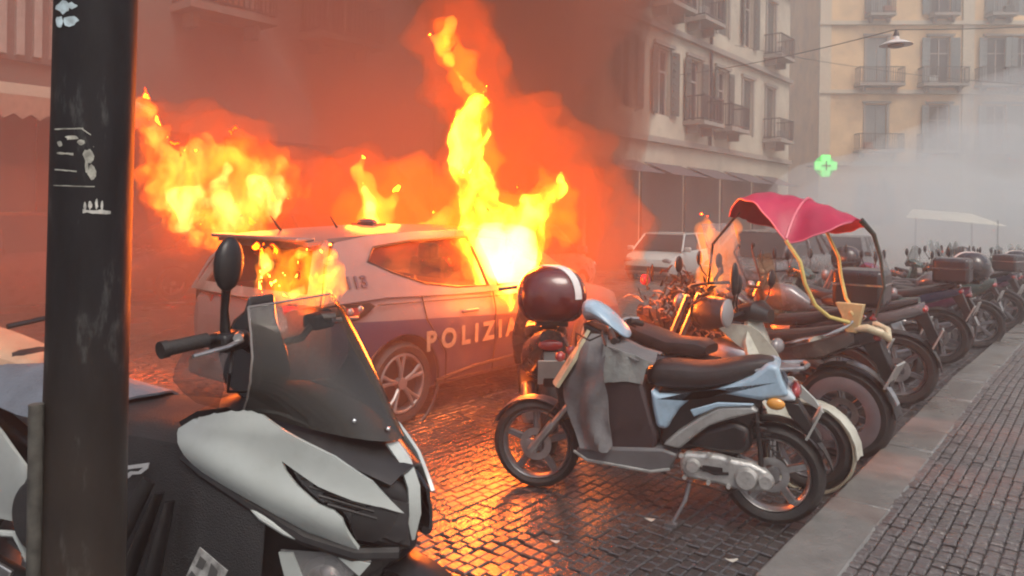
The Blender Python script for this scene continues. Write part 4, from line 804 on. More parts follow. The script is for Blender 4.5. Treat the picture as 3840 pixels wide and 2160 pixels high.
def scooter(label, bodym, frontm, case=None, stripe=None, screen=0, name='scooter', wr=.25, group=None, mirrors=True, cat='scooter', slim=False):
    """x forward, origin on the ground under the rear axle"""
    r = thing(name, label, cat, group=group)
    wheel(r, (0, 0, wr), wr, .11, greyrim, 5); wheel(r, (1.3, 0, wr), wr, .10, greyrim, 5)
    obj('seat', prof_loft(((.68, .78, .72, .10), (.62, .81, .69, .13), (.42, .80, .69, .15), (.25, .84, .72, .145), (.05, .87, .79, .11), (-.04, .86, .83, .06))), seatm, r)
    obj('side_panel', prof_loft(((.72, .70, .42, .12), (.5, .70, .38, .17), (.2, .76, .48, .17), (-.05, .84, .62, .12), (-.2, .86, .76, .07)), ex=.75), bodym, r)
    obj('footboard', Pz([(1.1, .36), (.6, .36), (.5, .30), (.6, .24), (1.05, .25)], -.18, .18), black, r, bevel=.02)
    obj('engine', Pz([(.45, .38), (.2, .42), (-.02, .33), (-.02, .2), (.15, .17), (.45, .2)], .07, .17), metal, r, bevel=.03)
    mb = MB(); mb.panel([(-.19, .36), (.19, .36), (.22, .6), (.17, .85), (.1, .97), (-.1, .97), (-.17, .85), (-.22, .6)], lambda u, v: Vector((1.22 - (v - .4) * .45 - abs(u) ** 2 * 2.0, u, v)), .06); obj('front_shield', mb, frontm, r, solid=.03)
    mb = MB(); mb.ell((1.1, 0, .82), (.04, .07, .05)); obj('headlight', mb, whl, r)
    obj('handlebar_cowl', prof_loft(((1.06, 1.04, .96, .06), (.98, 1.09, .96, .13), (.88, 1.06, .95, .13), (.82, 1.0, .95, .08))), black if slim else frontm, r)
    mb = MB(); mb.tube([(.9, -.34, 1.0), (.93, -.18, 1.02), (.93, .18, 1.02), (.9, .34, 1.0)], .014, 8); obj('handlebar', mb, black, r)
    for s in (-1, 1): 
        if mirrors: mirror_stalk(r, (.93, s * .2, 1.03), (.96, s * .27, 1.16), s, r=(.02, .055, .06))
    mb = MB()
    for s in (-1, 1): mb.tube([(1.12, s * .06, .6), (1.3, s * .06, wr)], .018, 8)
    obj('fork', mb, metal, r)
    mb = MB(); mb.loft([[Vector((1.3 + (wr + .03) * math.cos(a), y, wr + (wr + .03) * math.sin(a) - abs(y) * .2)) for y in (-.06, 0, .06)] for a in [R(q) for q in range(0, 160, 16)]], caps=False); obj('front_fender', mb, frontm, r, solid=.008)
    mb = MB(); mb.ell((-.19, 0, .76), (.03, .08, .04)); obj('tail_light', mb, redl, r)
    mb = MB(); mb.box((-.27, 0, .6), (.012, .17, .17), Matrix.Rotation(R(-20), 3, 'Y')); obj('number_plate', mb, MATS['plate'], r)
    mb = MB(); mb.prism([(-.1, .74), (-.2, .72), (-.27, .60), (-.25, .50), (-.22, .52), (-.2, .62)], -.05, .05); obj('plate_bracket', mb, black, r, bevel=.006)
    mb = MB(); mb.tube([(.4, -.12, .22), (.1, -.17, .24), (-.2, -.17, .32)], [.02, .045, .045], 10); obj('muffler', mb, metal, r)
    if screen:
        mb = MB(); mb.panel([(-.2, 1.0), (.2, 1.0), (.2, 1.0 + screen * .8), (.1, 1.0 + screen), (-.1, 1.0 + screen), (-.2, 1.0 + screen * .8)], lambda u, v: Vector((1.08 - (v - 1.0) * .4 - abs(u) ** 2 * 2, u, v)), .06); obj('windscreen', mb, glass('pale_screen', (.85, .88, .88), .18, .06, (.4, .42, .42)), r, solid=.004)
    if case: topcase(r, (-.2, 0, 1.08), case, stripe, (.21, .225, .195))
    return r
def moto(label, tank, group=None, box=None, name='motorcycle'):
    r = thing(name, label, 'motorcycle', group=group)
    wheel(r, (0, 0, .31), .31, .15, greyrim, 6); wheel(r, (1.42, 0, .31), .31, .11, greyrim, 6)
    obj('seat', prof_loft(((.72, .80, .74, .09), (.5, .80, .71, .13), (.25, .84, .74, .13), (0, .90, .83, .10), (-.15, .93, .89, .05))), seatm, r)
    obj('fuel_tank', prof_loft(((1.12, .95, .78, .07), (1.0, 1.0, .74, .14), (.85, .98, .74, .15), (.7, .86, .74, .10))), tank, r)
    obj('engine', prof_loft(((1.05, .62, .3, .10), (.9, .7, .24, .17), (.6, .66, .24, .17), (.45, .5, .28, .1)), ex=.4), metal, r)
    obj('tail_cowl', prof_loft(((.4, .74, .62, .10), (.1, .82, .68, .12), (-.2, .90, .80, .06))), tank, r)
    mb = MB()
    for s in (-1, 1): mb.tube([(1.13, s * .09, 1.0), (1.42, s * .09, .31)], [.02, .026], 8)
    obj('fork', mb, metal, r)
    mb = MB()
    for s in (-1, 1): mb.tube([(.5, s * .11, .42), (0, s * .11, .31)], .022, 8)
    obj('swing_arm', mb, black, r)
    mb = MB(); mb.tube([(.98, -.38, 1.08), (1.08, -.15, 1.08), (1.08, .15, 1.08), (.98, .38, 1.08)], .013, 8); obj('handlebar', mb, black, r)
    for s in (-1, 1): mirror_stalk(r, (1.05, s * .22, 1.09), (1.08, s * .31, 1.2), s)
    mb = MB(); mb.ell((1.24, 0, .93), (.05, .07, .07)); obj('headlight', mb, whl, r)
    mb = MB(); mb.loft([[Vector((.335 * math.cos(a), y, .31 + .335 * math.sin(a) - abs(y) * .3)) for y in (-.08, 0, .08)] for a in [R(q) for q in range(60, 185, 14)]], caps=False); obj('rear_fender', mb, black, r, solid=.008)
    mb = MB(); mb.loft([[Vector((1.42 + .335 * math.cos(a), y, .31 + .335 * math.sin(a) - abs(y) * .3)) for y in (-.06, 0, .06)] for a in [R(q) for q in range(20, 150, 14)]], caps=False); obj('front_fender', mb, black, r, solid=.008)
    mb = MB(); mb.prism([(-.1, .80), (-.22, .82), (-.30, .62), (-.28, .50), (-.25, .52), (-.2, .66)], -.05, .05); obj('plate_bracket', mb, black, r, bevel=.006)
    mb = MB(); mb.tube([(.8, -.12, .3), (.4, -.15, .28), (-.1, -.17, .42)], [.025, .05, .055], 10); obj('muffler', mb, metal, r)
    mb = MB(); mb.ell((-.2, 0, .84), (.03, .07, .035)); obj('tail_light', mb, redl, r)
    mb = MB(); mb.box((-.3, 0, .6), (.012, .18, .18), Matrix.Rotation(R(-25), 3, 'Y')); obj('number_plate', mb, MATS['plate'], r)
    if box:
        mb = MB(); mb.box((-.12, 0, 1.07), (.36, .42, .28)); b_ = obj('top_box', mb, box, r, bevel=.04, seg=3)
        mb = MB(); mb.box((-.12, 0, 1.1), (.365, .425, .015)); obj('lid_seam', mb, chrome, b_)
    return r
def place(o, d, t, head=None, jit=0.):
    o.location = W(d, t, gz(t)); h = head if head is not None else N
    o.rotation_euler = (0, 0, math.atan2(h.y, h.x) + jit)
GR = 'two-wheelers parked in the row along the kerb'
dk = mat('dark_grey_paint', (.04, .04, .045), .25, coat=.4); maroon = mat('dark_red_case', (.10, .012, .014), .2, coat=.6)
wht2 = mat('white_case_stripe', (.75, .72, .7), .3)
# A: dark scooter with the dark red top case, rear to the road
A = scooter('dark scooter with round dark red top case and white stripe, behind the blue scooter handlebar', dk, dk, maroon, wht2, name='scooter', mirrors=False)
place(A, 2.93, 4.03, -N, R(130))
# B: white scooter nose to the kerb
Bs = scooter('white scooter nose to the kerb behind the blue scooter seat, black oval mirror raised', dk, mat('pale_cream_paint', (.5, .5, .42), .3, coat=.4, dirt=.35), name='scooter', slim=True)
place(Bs, 2.68, 4.55, -N, 0)
mb = MB(); mb.panel([(.80, .915), (.877, .95), (.979, .945), (1.032, .915), (1.124, .807), (1.17, .72), (1.17, .66), (1.11, .68), (1.0, .76), (.90, .83)], lambda u, v: Vector((u, -.17 + (u - .8) * .25, v)), .04); obj('shield_wing', mb, MATS['pale_cream_paint'], Bs, solid=.02)
mb = MB(); mb.panel([(1.12, .655), (1.22, .66), (1.35, .55), (1.40, .48), (1.28, .54), (1.18, .60)], lambda u, v: Vector((u, -.07, v)), .04); obj('fender_blade', mb, white, Bs, solid=.02)
mb = MB(); mb.torus((1.3, -.03, .25), .262, .010, n=40, m=6, flat=3); obj('wheel_hoop', mb, mat('cream_hoop', (.38, .35, .26), .35, dirt=.2), Bs)
mb = MB(); mb.ell((.93, -.36, 1.04), (.02, .085, .085)); obj('hand_guard', mb, mat('grey_guard', (.3, .29, .29), .4), Bs)
mb = MB(); mb.ell((.96, -.33, 1.24), (.02, .045, .10)); mb.tube([(.93, -.3, 1.03), (.96, -.32, 1.16)], .008, 6); obj('tall_mirror', mb, black, Bs)
# C: motorcycle with red rain canopy
Cm = moto('black motorcycle with silver tail under a red rain canopy on yellow hoops', mat('silver_tail', (.05, .045, .045), .28, metal=.2, coat=.3))
place(Cm, 1.37, 5.27, N, -.05)
for s_ in (-1, 1): mb = MB(); mb.tube([(.46, s_ * .14, .69), (.38, s_ * .15, .72), (.22, s_ * .155, .775), (.06, s_ * .145, .835), (-.04, s_ * .12, .90), (-.09, s_ * .10, .95)], [.006, .016, .024, .016, .011, .010], 8, flat=.5); obj('silver_strip', mb, chrome, Cm)
obj('tail_body', prof_loft(((.55, .70, .58, .09), (.35, .74, .60, .14), (.1, .82, .66, .14), (-.08, .90, .78, .10)), ex=.5), mat('brown_grey_cowl', (.09, .075, .07), .25, coat=.4), Cm)
mb = MB(); mb.loft([[Vector((.362 * math.cos(a), y, .31 + .362 * math.sin(a) - abs(y) * .2)) for y in (.03, .085)] for a in [R(q) for q in range(95, 160, 8)]], caps=False); obj('fender_edge', mb, metal, Cm, solid=.008)
mb = MB(); mb.torus((0, .083, .31), .2, .045, n=40, m=6, flat=.12); obj('rim_band', mb, mat('grey_violet_rim', (.16, .14, .15), .4), Cm)
cream = mat('cream_grab_rail', (.62, .52, .34), .3, coat=.3, dirt=.2)
mb = MB(); mb.tube([(-.08, .09, .885), (-.16, .10, .90), (-.235, .07, .875), (-.265, 0, .83), (-.235, -.07, .875), (-.16, -.10, .90), (-.08, -.09, .885)], [.02, .026, .026, .02, .026, .026, .02], 10); obj('grab_rail', mb, cream, Cm)
yel = mat('yellow_hoop', (.62, .5, .16), .35, dirt=.15)
red_fab = mat('crimson_canopy', (.42, .012, .06), .45, bump=.2, bscale=20, var=.2, scale=4)
def canopy_pt(u, v):
    x = .35 + u * .42; w = .38 * (1 - .6 * abs(u) ** 3)
    zn = np.interp(u, [-1, -.6, -.25, .05, .3, .6, .85, 1], [1.585, 1.49, 1.43, 1.58, 1.70, 1.735, 1.68, 1.60])
    zr = np.interp(u, [-1, -.5, 0, .5, .8, 1], [1.60, 1.69, 1.75, 1.785, 1.74, 1.60]); zf = np.interp(u, [-1, -.5, 0, .5, 1], [1.56, 1.5, 1.5, 1.5, 1.57])
    k = abs(v) ** 1.8; return Vector((x, v * w, float(zr + ((zn if v > 0 else zf) - zr) * k) + .005 * math.sin(u * 20 + v * 7)))
mb = MB(); mb.loft([[canopy_pt(-1 + i / 14, -1 + j / 8) for j in range(17)] for i in range(29)], caps=False); cn = obj('rain_canopy', mb, red_fab, Cm, solid=.008)
mb = MB(); mb.tube([canopy_pt(-.2, -1 + j / 8) + Vector((0, 0, .012)) for j in range(17)], .009, 6); mb.tube([canopy_pt(-1 + i / 14, 1) for i in range(29)], .006, 6); mb.tube([canopy_pt(-1 + i / 14, -1) for i in range(29)], .006, 6); obj('canopy_piping', mb, mat('pink_piping', (.7, .16, .22), .4), cn)
for s in (-1, 1):
    e = canopy_pt(-.2, s)
    mb = MB(); mb.tube([e, (.175, s * .37, 1.32), (.15, s * .35, 1.18), (.10, s * .30, 1.04), (.03, s * .24, .965), (-.06, s * .14, .93)], .013, 8); obj('canopy_hoop', mb, yel, Cm)
mb = MB(); mb.prism([(-.14, 1.05), (.04, 1.05), (.0, .97), (-.03, .86), (-.10, .86)], .06, .11); mb.tube([(-.06, .12, 1.0), (-.1, .06, .9), (-.12, 0, .88)], .012, 6); obj('hoop_bracket', mb, mat('ochre_bracket', (.6, .44, .22), .45, dirt=.3), Cm, bevel=.008)
mb = MB(); mb.tube([canopy_pt(-1, -.3), (-.13, -.12, 1.5), (-.17, -.13, 1.35), (-.2, -.12, 1.15), (-.16, -.08, .95)], [.02, .016, .011, .009, .009], 8); obj('rear_strut', mb, mat('dark_green_strut', (.03, .04, .03), .4), Cm)
mb = MB(); mb.loft([[Vector((.95 + (1.45 - z) * -.25 - y * y * .6, y, z)) for y in (-.26, -.13, 0, .13, .26)] for z in (1.55, 1.4, 1.2, 1.05)], caps=False); obj('clear_apron', mb, glass('clear_film', (.88, .9, .9), .25, .08, (.5, .5, .5)), Cm, solid=.003)
mb = MB(); mb.tube([canopy_pt(.95, .2), (.9, .15, 1.4), (.95, .12, 1.1)], .01, 6); obj('front_strut', mb, black, Cm)
# D: burnt out scooter
char = mat('charred_plastic', (.022, .014, .011), .75, bump=1., bscale=30, var=.5); rust = mat('burnt_metal', (.16, .07, .035), .7, metal=.3, var=.5, scale=20, bump=.6, bscale=40)
Dm = thing('burnt_scooter', 'charred scooter wreck still in flames between the canopy and the smoke', 'scooter')
place(Dm, 3.1, 5.95, -N, .1)
wheel(Dm, (0, 0, .25), .25, .10, rust, 5); wheel(Dm, (1.25, 0, .25), .25, .09, rust, 5)
rr_ = random.Random(11)
mb = MB()
for i in range(420):
    c = Vector((rr_.gauss(.30, .20), rr_.gauss(0, .14), rr_.uniform(.38, 1.0) + rr_.random() ** 4 * .2)); a = rr_.uniform(0, 6.28); L_ = rr_.uniform(.03, .16)
    dv = Vector((math.cos(a) * .8, rr_.gauss(0, .5), math.sin(a))) * L_
    mb.tube([c - dv * .5, c + Vector((rr_.gauss(0, .015), rr_.gauss(0, .015), rr_.gauss(0, .015))), c + dv * .5], [rr_.uniform(.004, .016), rr_.uniform(.008, .026), .004], 5, flat=rr_.uniform(.3, 1))
o = obj('charred_debris', mb, char, Dm, smooth=False); o['kind'] = 'stuff'
mb = MB()
for i in range(90):
    c = Vector((rr_.gauss(.28, .2), rr_.gauss(-.14, .08), rr_.uniform(.5, .98))); a = rr_.uniform(0, 6.28); L_ = rr_.uniform(.04, .12)
    dv = Vector((math.cos(a), rr_.gauss(0, .4), math.sin(a))) * L_; mb.tube([c - dv * .5, c + Vector((0, .01, .012)), c + dv * .5], [.004, .009, .003], 5)
o = obj('ash_scraps', mb, mat('ash_tan', (.32, .22, .15), .8, var=.5, scale=30), Dm, smooth=False); o['kind'] = 'stuff'
obj('scorched_body', prof_loft(((.8, .55, .25, .12), (.5, .62, .25, .15), (.1, .72, .35, .14), (-.2, .8, .6, .07)), ex=.8), char, Dm)
mb = MB(); mb.tube([(1.0, 0, .4), (.85, 0, 1.0)], .03, 8); mb.tube([(.8, -.32, 1.06), (.86, 0, 1.02), (.8, .32, 1.06)], .013, 6); obj('bare_steering', mb, rust, Dm)
for s in (-1, 1): mb = MB(); mb.tube([(.82, s * .2, 1.05), (.72, s * .26, 1.32), (.74, s * .24, 1.36)], .009, 6); mb.ell((.74, s * .22, 1.36), (.015, .04, .022)); obj('mirror', mb, char, Dm)
mb = MB(); mb.panel([(-.24, .75), (.24, .75), (.3, 1.0), (.2, 1.3), (-.2, 1.3), (-.3, 1.0)], lambda u, v: Vector((1.0 - (v - .75) * .2, u, v)), .1); obj('windscreen', mb, glass('hot_screen', (.9, .75, .6), .12, .1, (.3, .2, .15)), Dm, solid=.004)
mb = MB(); mb.ell((-.15, .0, 1.02), (.04, .06, .05)); obj('tail_light', mb, mat('melted_red', (.4, .03, .08), .4), Dm)
# E and the receding row
E1 = moto('dark motorcycle with black top box just behind the red canopy', dk, box=mat('black_box', (.02, .018, .02), .3, coat=.3), name='motorcycle')
place(E1, 1.62, 6.2, N, .05)
# a tan one left of the pole
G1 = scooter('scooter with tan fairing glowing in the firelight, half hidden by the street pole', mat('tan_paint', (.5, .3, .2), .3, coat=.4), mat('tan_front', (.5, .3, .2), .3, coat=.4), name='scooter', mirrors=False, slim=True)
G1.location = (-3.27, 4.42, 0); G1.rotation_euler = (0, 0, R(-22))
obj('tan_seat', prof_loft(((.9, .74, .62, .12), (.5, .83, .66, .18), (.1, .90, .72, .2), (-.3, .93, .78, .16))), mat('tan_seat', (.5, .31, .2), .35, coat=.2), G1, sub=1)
colr = {'black': dk, 'silver': mat('silver_paint', (.16, .165, .17), .25, metal=.4, coat=.4), 'green': mat('deep_green_paint', (.03, .07, .06), .25, coat=.4), 'plum': mat('plum_paint', (.13, .03, .08), .25, coat=.4), 'white': white, 'blue': mat('navy_paint', (.02, .035, .09), .25, coat=.4)}
protos = [scooter('', dk, colr['silver'], None, None, .38, group=GR), moto('', colr['silver'], group=GR), scooter('', colr['plum'], colr['plum'], mat('case_black', (.02, .02, .022), .25, coat=.4), wht2, 0, group=GR),
          scooter('', colr['green'], colr['green'], None, None, .3, group=GR), moto('', colr['blue'], group=GR, box=MATS['black_box']), scooter('', colr['white'], colr['black'], MATS['case_black'], None, .4, group=GR)]
descs = ['dark scooter with silver front and clear screen', 'silver tanked motorcycle', 'plum scooter with black top case', 'deep green scooter with low screen', 'navy motorcycle with black top box', 'black and white scooter with tall screen']
kinds = ['scooter', 'motorcycle', 'scooter', 'scooter', 'motorcycle', 'scooter']
ords = ['first', 'second', 'third', 'fourth', 'fifth', 'sixth', 'seventh']
order = [1, 3, 0, 4, 2, 1, 5, 0, 3, 1, 4, 2, 0, 5, 3, 1, 0, 2, 4, 3, 5, 1, 0, 3]
index_kids(); seen = {}; t = 7.05; last = None
bpy.context.view_layer.update()
for k, i in enumerate(order):
    n_ = seen.get(i, 0); seen[i] = n_ + 1
    o = protos[i] if n_ == 0 else copy_tree(protos[i])
    rev = random.random() < .55; jd = random.uniform(-.12, .12)
    if rev: place(o, 1.5 + jd, t, N, random.gauss(0, .12))
    else: place(o, 2.85 + jd, t, -N, random.gauss(0, .12))
    o['label'] = f"{descs[i]}, {ords[min(n_, 6)]} of its kind down the kerbside row"
    o['category'] = kinds[i]
    t += random.uniform(.66, .86) * (1 if k < 12 else 1.15)

# ------------------------------------------------------------------ vehicles in the smoke
def vehicle(label, name, cat, L_, Wd, Ht, belt, m, hood=1.0, tail=.6, grp=None):
    r = thing(name, label, cat, group=grp)
    x0, x1 = -L_ / 2, L_ / 2; hw = Wd / 2; cs = []
    for x, w, zb, zt in ((x0, .8, .35, belt - .08), (x0 + .08, .93, .25, belt), (x0 + .5, .99, .22, belt + .02), (0, 1, .2, belt), (x1 - hood, .99, .2, belt - .02), (x1 - .35, .95, .22, belt - .14), (x1 - .06, .86, .28, belt - .25), (x1, .75, .35, belt - .36)):
        w *= hw; half = [(0, zb), (w * .9, zb), (w, zb + .18), (w, zt - .15), (w * .94, zt), (0, zt + .02)]
        cs.append([Vector((x, -y, z)) for y, z in half] + [Vector((x, y, z)) for y, z in half[1:-1][::-1]])
    mb = MB(); mb.loft(cs, closed=True); obj('body', mb, m, r)
    a, b, c, d_ = x0 + .12, x0 + tail, x1 - hood - .55, x1 - hood + .1
    tw = hw * .76
    mb = MB(); mb.loft([[Vector((x, y, z)) for y in (-tw, -tw * .5, 0, tw * .5, tw)] for x, z in ((b, Ht - .03), (b + .3, Ht), (c - .2, Ht), (c, Ht - .03))], caps=False); obj('roof', mb, m, r, solid=.04)
    mb = MB()
    for s in (-1, 1):
        for (p, q) in (((a, hw * .93, belt), (b, tw, Ht - .03)), ((d_, hw * .93, belt), (c, tw, Ht - .03)), (((b + c) / 2, hw * .95, belt), ((b + c) / 2, tw, Ht - .02)), ((b + .1, hw * .95, belt), (b + .3, tw, Ht - .02))):
            mb = MB(); mb.tube([(p[0], s * p[1], p[2]), (q[0], s * q[1], q[2])], .035, 6); obj('pillar', mb, m, r)
    pass
    for s in (-1, 1):
        mb = MB(); mb.add([(a, s * hw * .92, belt), (d_, s * hw * .92, belt), (c, s * tw, Ht - .03), (b, s * tw, Ht - .03)], [(0, 1, 2, 3)]); obj('side_window', mb, pane_m, r)
        mb = MB(); mb.ell((x1 - .08, s * hw * .7, belt - .28), (.07, .16, .09)); obj('headlight', mb, whl, r)
        mb = MB(); mb.box((x0 + .06, s * hw * .84, belt - .12), (.08, .14, .24)); obj('tail_light', mb, redl, r, bevel=.02)
        mb = MB(); mb.box((d_ - .15, s * (hw + .08), belt + .06), (.12, .2, .15)); obj('wing_mirror', mb, m, r, bevel=.03)
        for x in (x0 + .75, x1 - .85): wheel(r, (x, s * (hw - .1), .31), .31, .2, greyrim, 7, disc=False, rr=.2)
    mb = MB(); mb.add([(d_, -hw * .9, belt), (d_, hw * .9, belt), (c, tw, Ht - .03), (c, -tw, Ht - .03)], [(0, 1, 2, 3)]); obj('windscreen', mb, pane_m, r)
    mb = MB(); mb.add([(a, -hw * .9, belt), (a, hw * .9, belt), (b, tw, Ht - .03), (b, -tw, Ht - .03)], [(0, 1, 2, 3)]); obj('rear_window', mb, pane_m, r)
    for x_ in (x0, x1 - .02): mb = MB(); mb.box((x_, 0, .45), (.1, Wd * .8, .16)); obj('bumper', mb, black, r, bevel=.03)
    mb = MB(); mb.box((x0 - .03, 0, .7), (.02, .5, .12)); obj('number_plate', mb, MATS['plate'], r)
    return r
v1 = vehicle('white car facing the camera beyond the burnt scooter', 'white_car', 'car', 4.2, 1.8, 1.52, .98, white, 1.0, .35); place(v1, 10.4, 20.5, -D, .12); v1.scale = (.9, .9, .9)
v2 = vehicle('pale grey car glimpsed beneath the red canopy', 'parked_car', 'car', 4.1, 1.75, 1.5, .95, colr['silver'], 1.0, .6); place(v2, 6.3, 17.5, -D, -.05)
v3 = vehicle('dark car parked across the street right of the pole, deep in smoke', 'parked_car', 'car', 4.2, 1.75, 1.48, .93, dk, 1.0, .6); place(v3, 13.2, 7.4, -D, 0)
v4 = vehicle('maroon car parked across the street left of the pole', 'parked_car', 'car', 4.2, 1.75, 1.48, .93, mat('maroon_car', (.12, .05, .05), .3, coat=.4), 1.0, .6); place(v4, 12.6, 3.0, -D, 0)
v5 = vehicle('grey car stopped in the road just right of the smoke', 'parked_car', 'car', 4.1, 1.75, 1.45, .92, mat('grey_car', (.2, .19, .19), .3, coat=.4), 1.0, .6); place(v5, 8.6, 10.6, D, .1)
v6 = vehicle('dark car far down the street behind the scooters', 'parked_car', 'car', 4.1, 1.75, 1.45, .92, dk, 1.0, .6); place(v6, 6.6, 24.5, -D, .1)

# ------------------------------------------------------------------ street furniture further off
p0 = at(3360, 172, 19)
lampo = thing('hanging_street_lamp', 'white shaded street lamp hanging from wires before the ochre palazzo', 'street lamp', p0)
mb = MB(); mb.tube([(0, 0, .30), (0, 0, .24), (0, 0, .16), (0, 0, .10), (0, 0, .02)], [.03, .07, .09, .26, .40], 24); obj('lamp_shade', mb, mat('lamp_white', (.6, .58, .56), .4), lampo)
mb = MB(); mb.tube([(0, 0, .42), (0, 0, .25)], [.03, .08], 12); obj('lamp_cap', mb, iron, lampo)
mb = MB(); mb.ell((0, 0, .0), (.2, .2, .06)); obj('lamp_glass', mb, mat('lamp_glass', (.2, .2, .2), .2), lampo)
def cable(label, a, b, sag, r=.012):
    mb = MB(); mb.tube([a.lerp(b, i / 16) - Vector((0, 0, sag * 4 * (i / 16) * (1 - i / 16))) for i in range(17)], r, 5); return tag(obj('street_cable', mb, iron), label, 'cable')
cable('thin cable holding the hanging lamp across the street', W(13.6, 27.5, 7.2), p0 + Vector((0, 0, .42)), .12)
cable('thin cable running right from the hanging lamp', p0 + Vector((0, 0, .42)), at(4300, 60, 24), .12)
cable('long sagging cable crossing below the hanging lamp', W(13.6, 33, 9.4), at(4300, 330, 34), .5)
p0 = at(3096, 622, 37)
ph = thing('pharmacy_sign', 'lit green pharmacy cross on the corner beside the ochre palazzo', 'sign', p0)
mb = MB(); a_ = .2; b_ = .54
mb.prism([(-a_, -b_), (a_, -b_), (a_, -a_), (b_, -a_), (b_, a_), (a_, a_), (a_, b_), (-a_, b_), (-a_, a_), (-b_, a_), (-b_, -a_), (-a_, -a_)], -.08, .08)
obj('cross_light', mb, lamp_mat('green_light', (.16, .9, .2), 1.1), ph)
mb = MB(); mb.cyl((0, .10, 0), (0, .2, 0), .52, n=32); obj('backing', mb, lamp_mat('green_backing', (.10, .5, .16), .22), ph)
mb = MB(); mb.box((0, -.09, 0), (.5, .02, .07)); mb.box((0, -.092, 0), (.07, .02, .5)); obj('dark_plus', mb, mat('dark_plus', (.03, .1, .03), .4), ph)
mb = MB(); mb.tube([(0, .15, 0), (-.6, .9, 0)], .04, 6); obj('bracket', mb, iron, ph)
p0 = at(3620, 775, 30)
par = thing('market_awning', 'cream slanted canvas roof over stalls far right in pale smoke', 'awning', (p0.x, p0.y, -.6))
mb = MB(); mb.add([(-2.3, .2, 2.15), (-.6, -.9, 2.0), (1.5, -.3, 1.85), (1.0, 1.2, 2.35), (-1.6, 1.0, 2.5)], [(0, 1, 2, 3, 4)]); obj('canvas', mb, mat('cream_canvas', (.75, .7, .55), .8), par, solid=.02)
mb = MB()
for x, y in ((-1.9, .2), (1.2, -.2), (.9, 1.0), (-1.5, .9)): mb.tube([(x, y, 0), (x, y, 2.1)], .03, 6)
obj('posts', mb, iron, par, label=None)
lp = thing('lamp_post', 'dark lamp post at the far right edge with white globe', 'street lamp', W(.6, 21, PZ + gz(21)))
mb = MB(); mb.tube([(0, 0, 0), (0, 0, .6), (0, 0, 3.2)], [.08, .05, .035], 10); obj('post', mb, iron, lp)
mb = MB(); mb.ell((0, 0, 3.35), (.16, .16, .18)); obj('globe', mb, mat('globe_white', (.7, .7, .68), .3), lp)
rl_ = random.Random(5)
for k, (px, py) in enumerate(((2745, 2112), (1665, 1828), (1588, 1832), (2085, 2040), (2440, 1958))):
    r_ = ray(px, py); p = Vector((0, 0, HC)) + r_ * (-HC / r_.z)
    mb = MB(); P = [(math.cos(a) * rl_.uniform(.012, .024) * 1.5, math.sin(a) * rl_.uniform(.008, .014)) for a in [6.28 * i / 8 for i in range(8)]]
    mb.prism(P, 0, .002); mb.v = [(p.x + x, p.y + z, .008 + y + abs(x) * .4) for x, y, z in mb.v]
    lab_ = ['pale torn leaf lying on wet setts below the blue scooter', 'dark scrap on the orange wet road, right one of two', 'dark scrap on the orange wet road, left one of two', 'small pale crumb on the dark road near the bottom edge', 'small grey crumb on dark setts under the blue scooter'][k]
    tag(obj('litter_scrap', mb, mat('pale_litter', (.5, .48, .42), .6) if k in (0, 3, 4) else char), lab_, 'litter')

# ------------------------------------------------------------------ fire
ctex = bpy.data.textures.new('turbulence_fine', 'CLOUDS'); ctex.noise_scale = .13; ctex.noise_depth = 4
btex = bpy.data.textures.new('turbulence_broad', 'CLOUDS'); btex.noise_scale = .42; btex.noise_depth = 2
def flame(parent, name, chains, Y, m, grow=1., disp=.10, vox=.035, seed=0, depth=1., depthoff=0., wisps=0, drift=0.):
    """chains: lists of (px, py, radius_px) knots; the tongue is a lumpy closed body round them at its own distance Y"""
    rr = random.Random(seed); mb = MB()
    for ch in chains:
        for (a, b) in zip(ch, ch[1:]):
            L_ = math.hypot(a[0] - b[0], a[1] - b[1]); n_ = max(2, int(L_ / (min(a[2], b[2]) * .55 + 6)))
            for i in range(n_ + 1):
                f = i / n_; rad = (a[2] + (b[2] - a[2]) * f) * rr.uniform(.82, 1.12) * grow
                yy = Y + depthoff + rr.gauss(0, .05)
                c = at(a[0] + (b[0] - a[0]) * f + rr.gauss(0, rad * .16), a[1] + (b[1] - a[1]) * f + rr.gauss(0, rad * .1), yy); w = rad / FPX * yy
                mb.ell(c, (w, w * depth, w * rr.uniform(1, 1.25)), n=10, m=7)
    knots = [k for ch in chains for k in ch]
    for i in range(wisps):
        k = rr.choice(knots); a0 = rr.uniform(-2.6, -.5); x = k[0] + math.cos(a0) * k[2] * grow * .8; y = k[1] + math.sin(a0) * k[2] * grow * .8
        rad = k[2] * rr.uniform(.18, .34) + 3; dx = drift * rad; yy = Y + rr.gauss(0, .12); hh_ = rr.uniform(3.5, 8); ph = rr.uniform(0, 6.28)
        for j in range(9):
            f = j / 8; w = rad * (1 - f) ** .8 / FPX * yy + .004
            mb.ell(at(x + dx * hh_ * f + math.sin(ph + f * 5) * rad * .6 * f, y - rad * hh_ * f * .6, yy), (w, w * .8, w * 1.6), n=7, m=5)
    o = obj(name, mb, m, parent)
    q = o.modifiers.new('r', 'REMESH'); q.mode = 'VOXEL'; q.voxel_size = vox
    q = o.modifiers.new('s', 'SMOOTH'); q.factor = .7; q.iterations = 2
    q = o.modifiers.new('d', 'DISPLACE'); q.texture = btex; q.strength = disp * 1.3; q.mid_level = .52; q.texture_coords = 'GLOBAL'
    q = o.modifiers.new('d2', 'DISPLACE'); q.texture = ctex; q.strength = disp; q.mid_level = .52; q.texture_coords = 'GLOBAL'
    q = o.modifiers.new('s2', 'SMOOTH'); q.factor = .5; q.iterations = 2
    return o
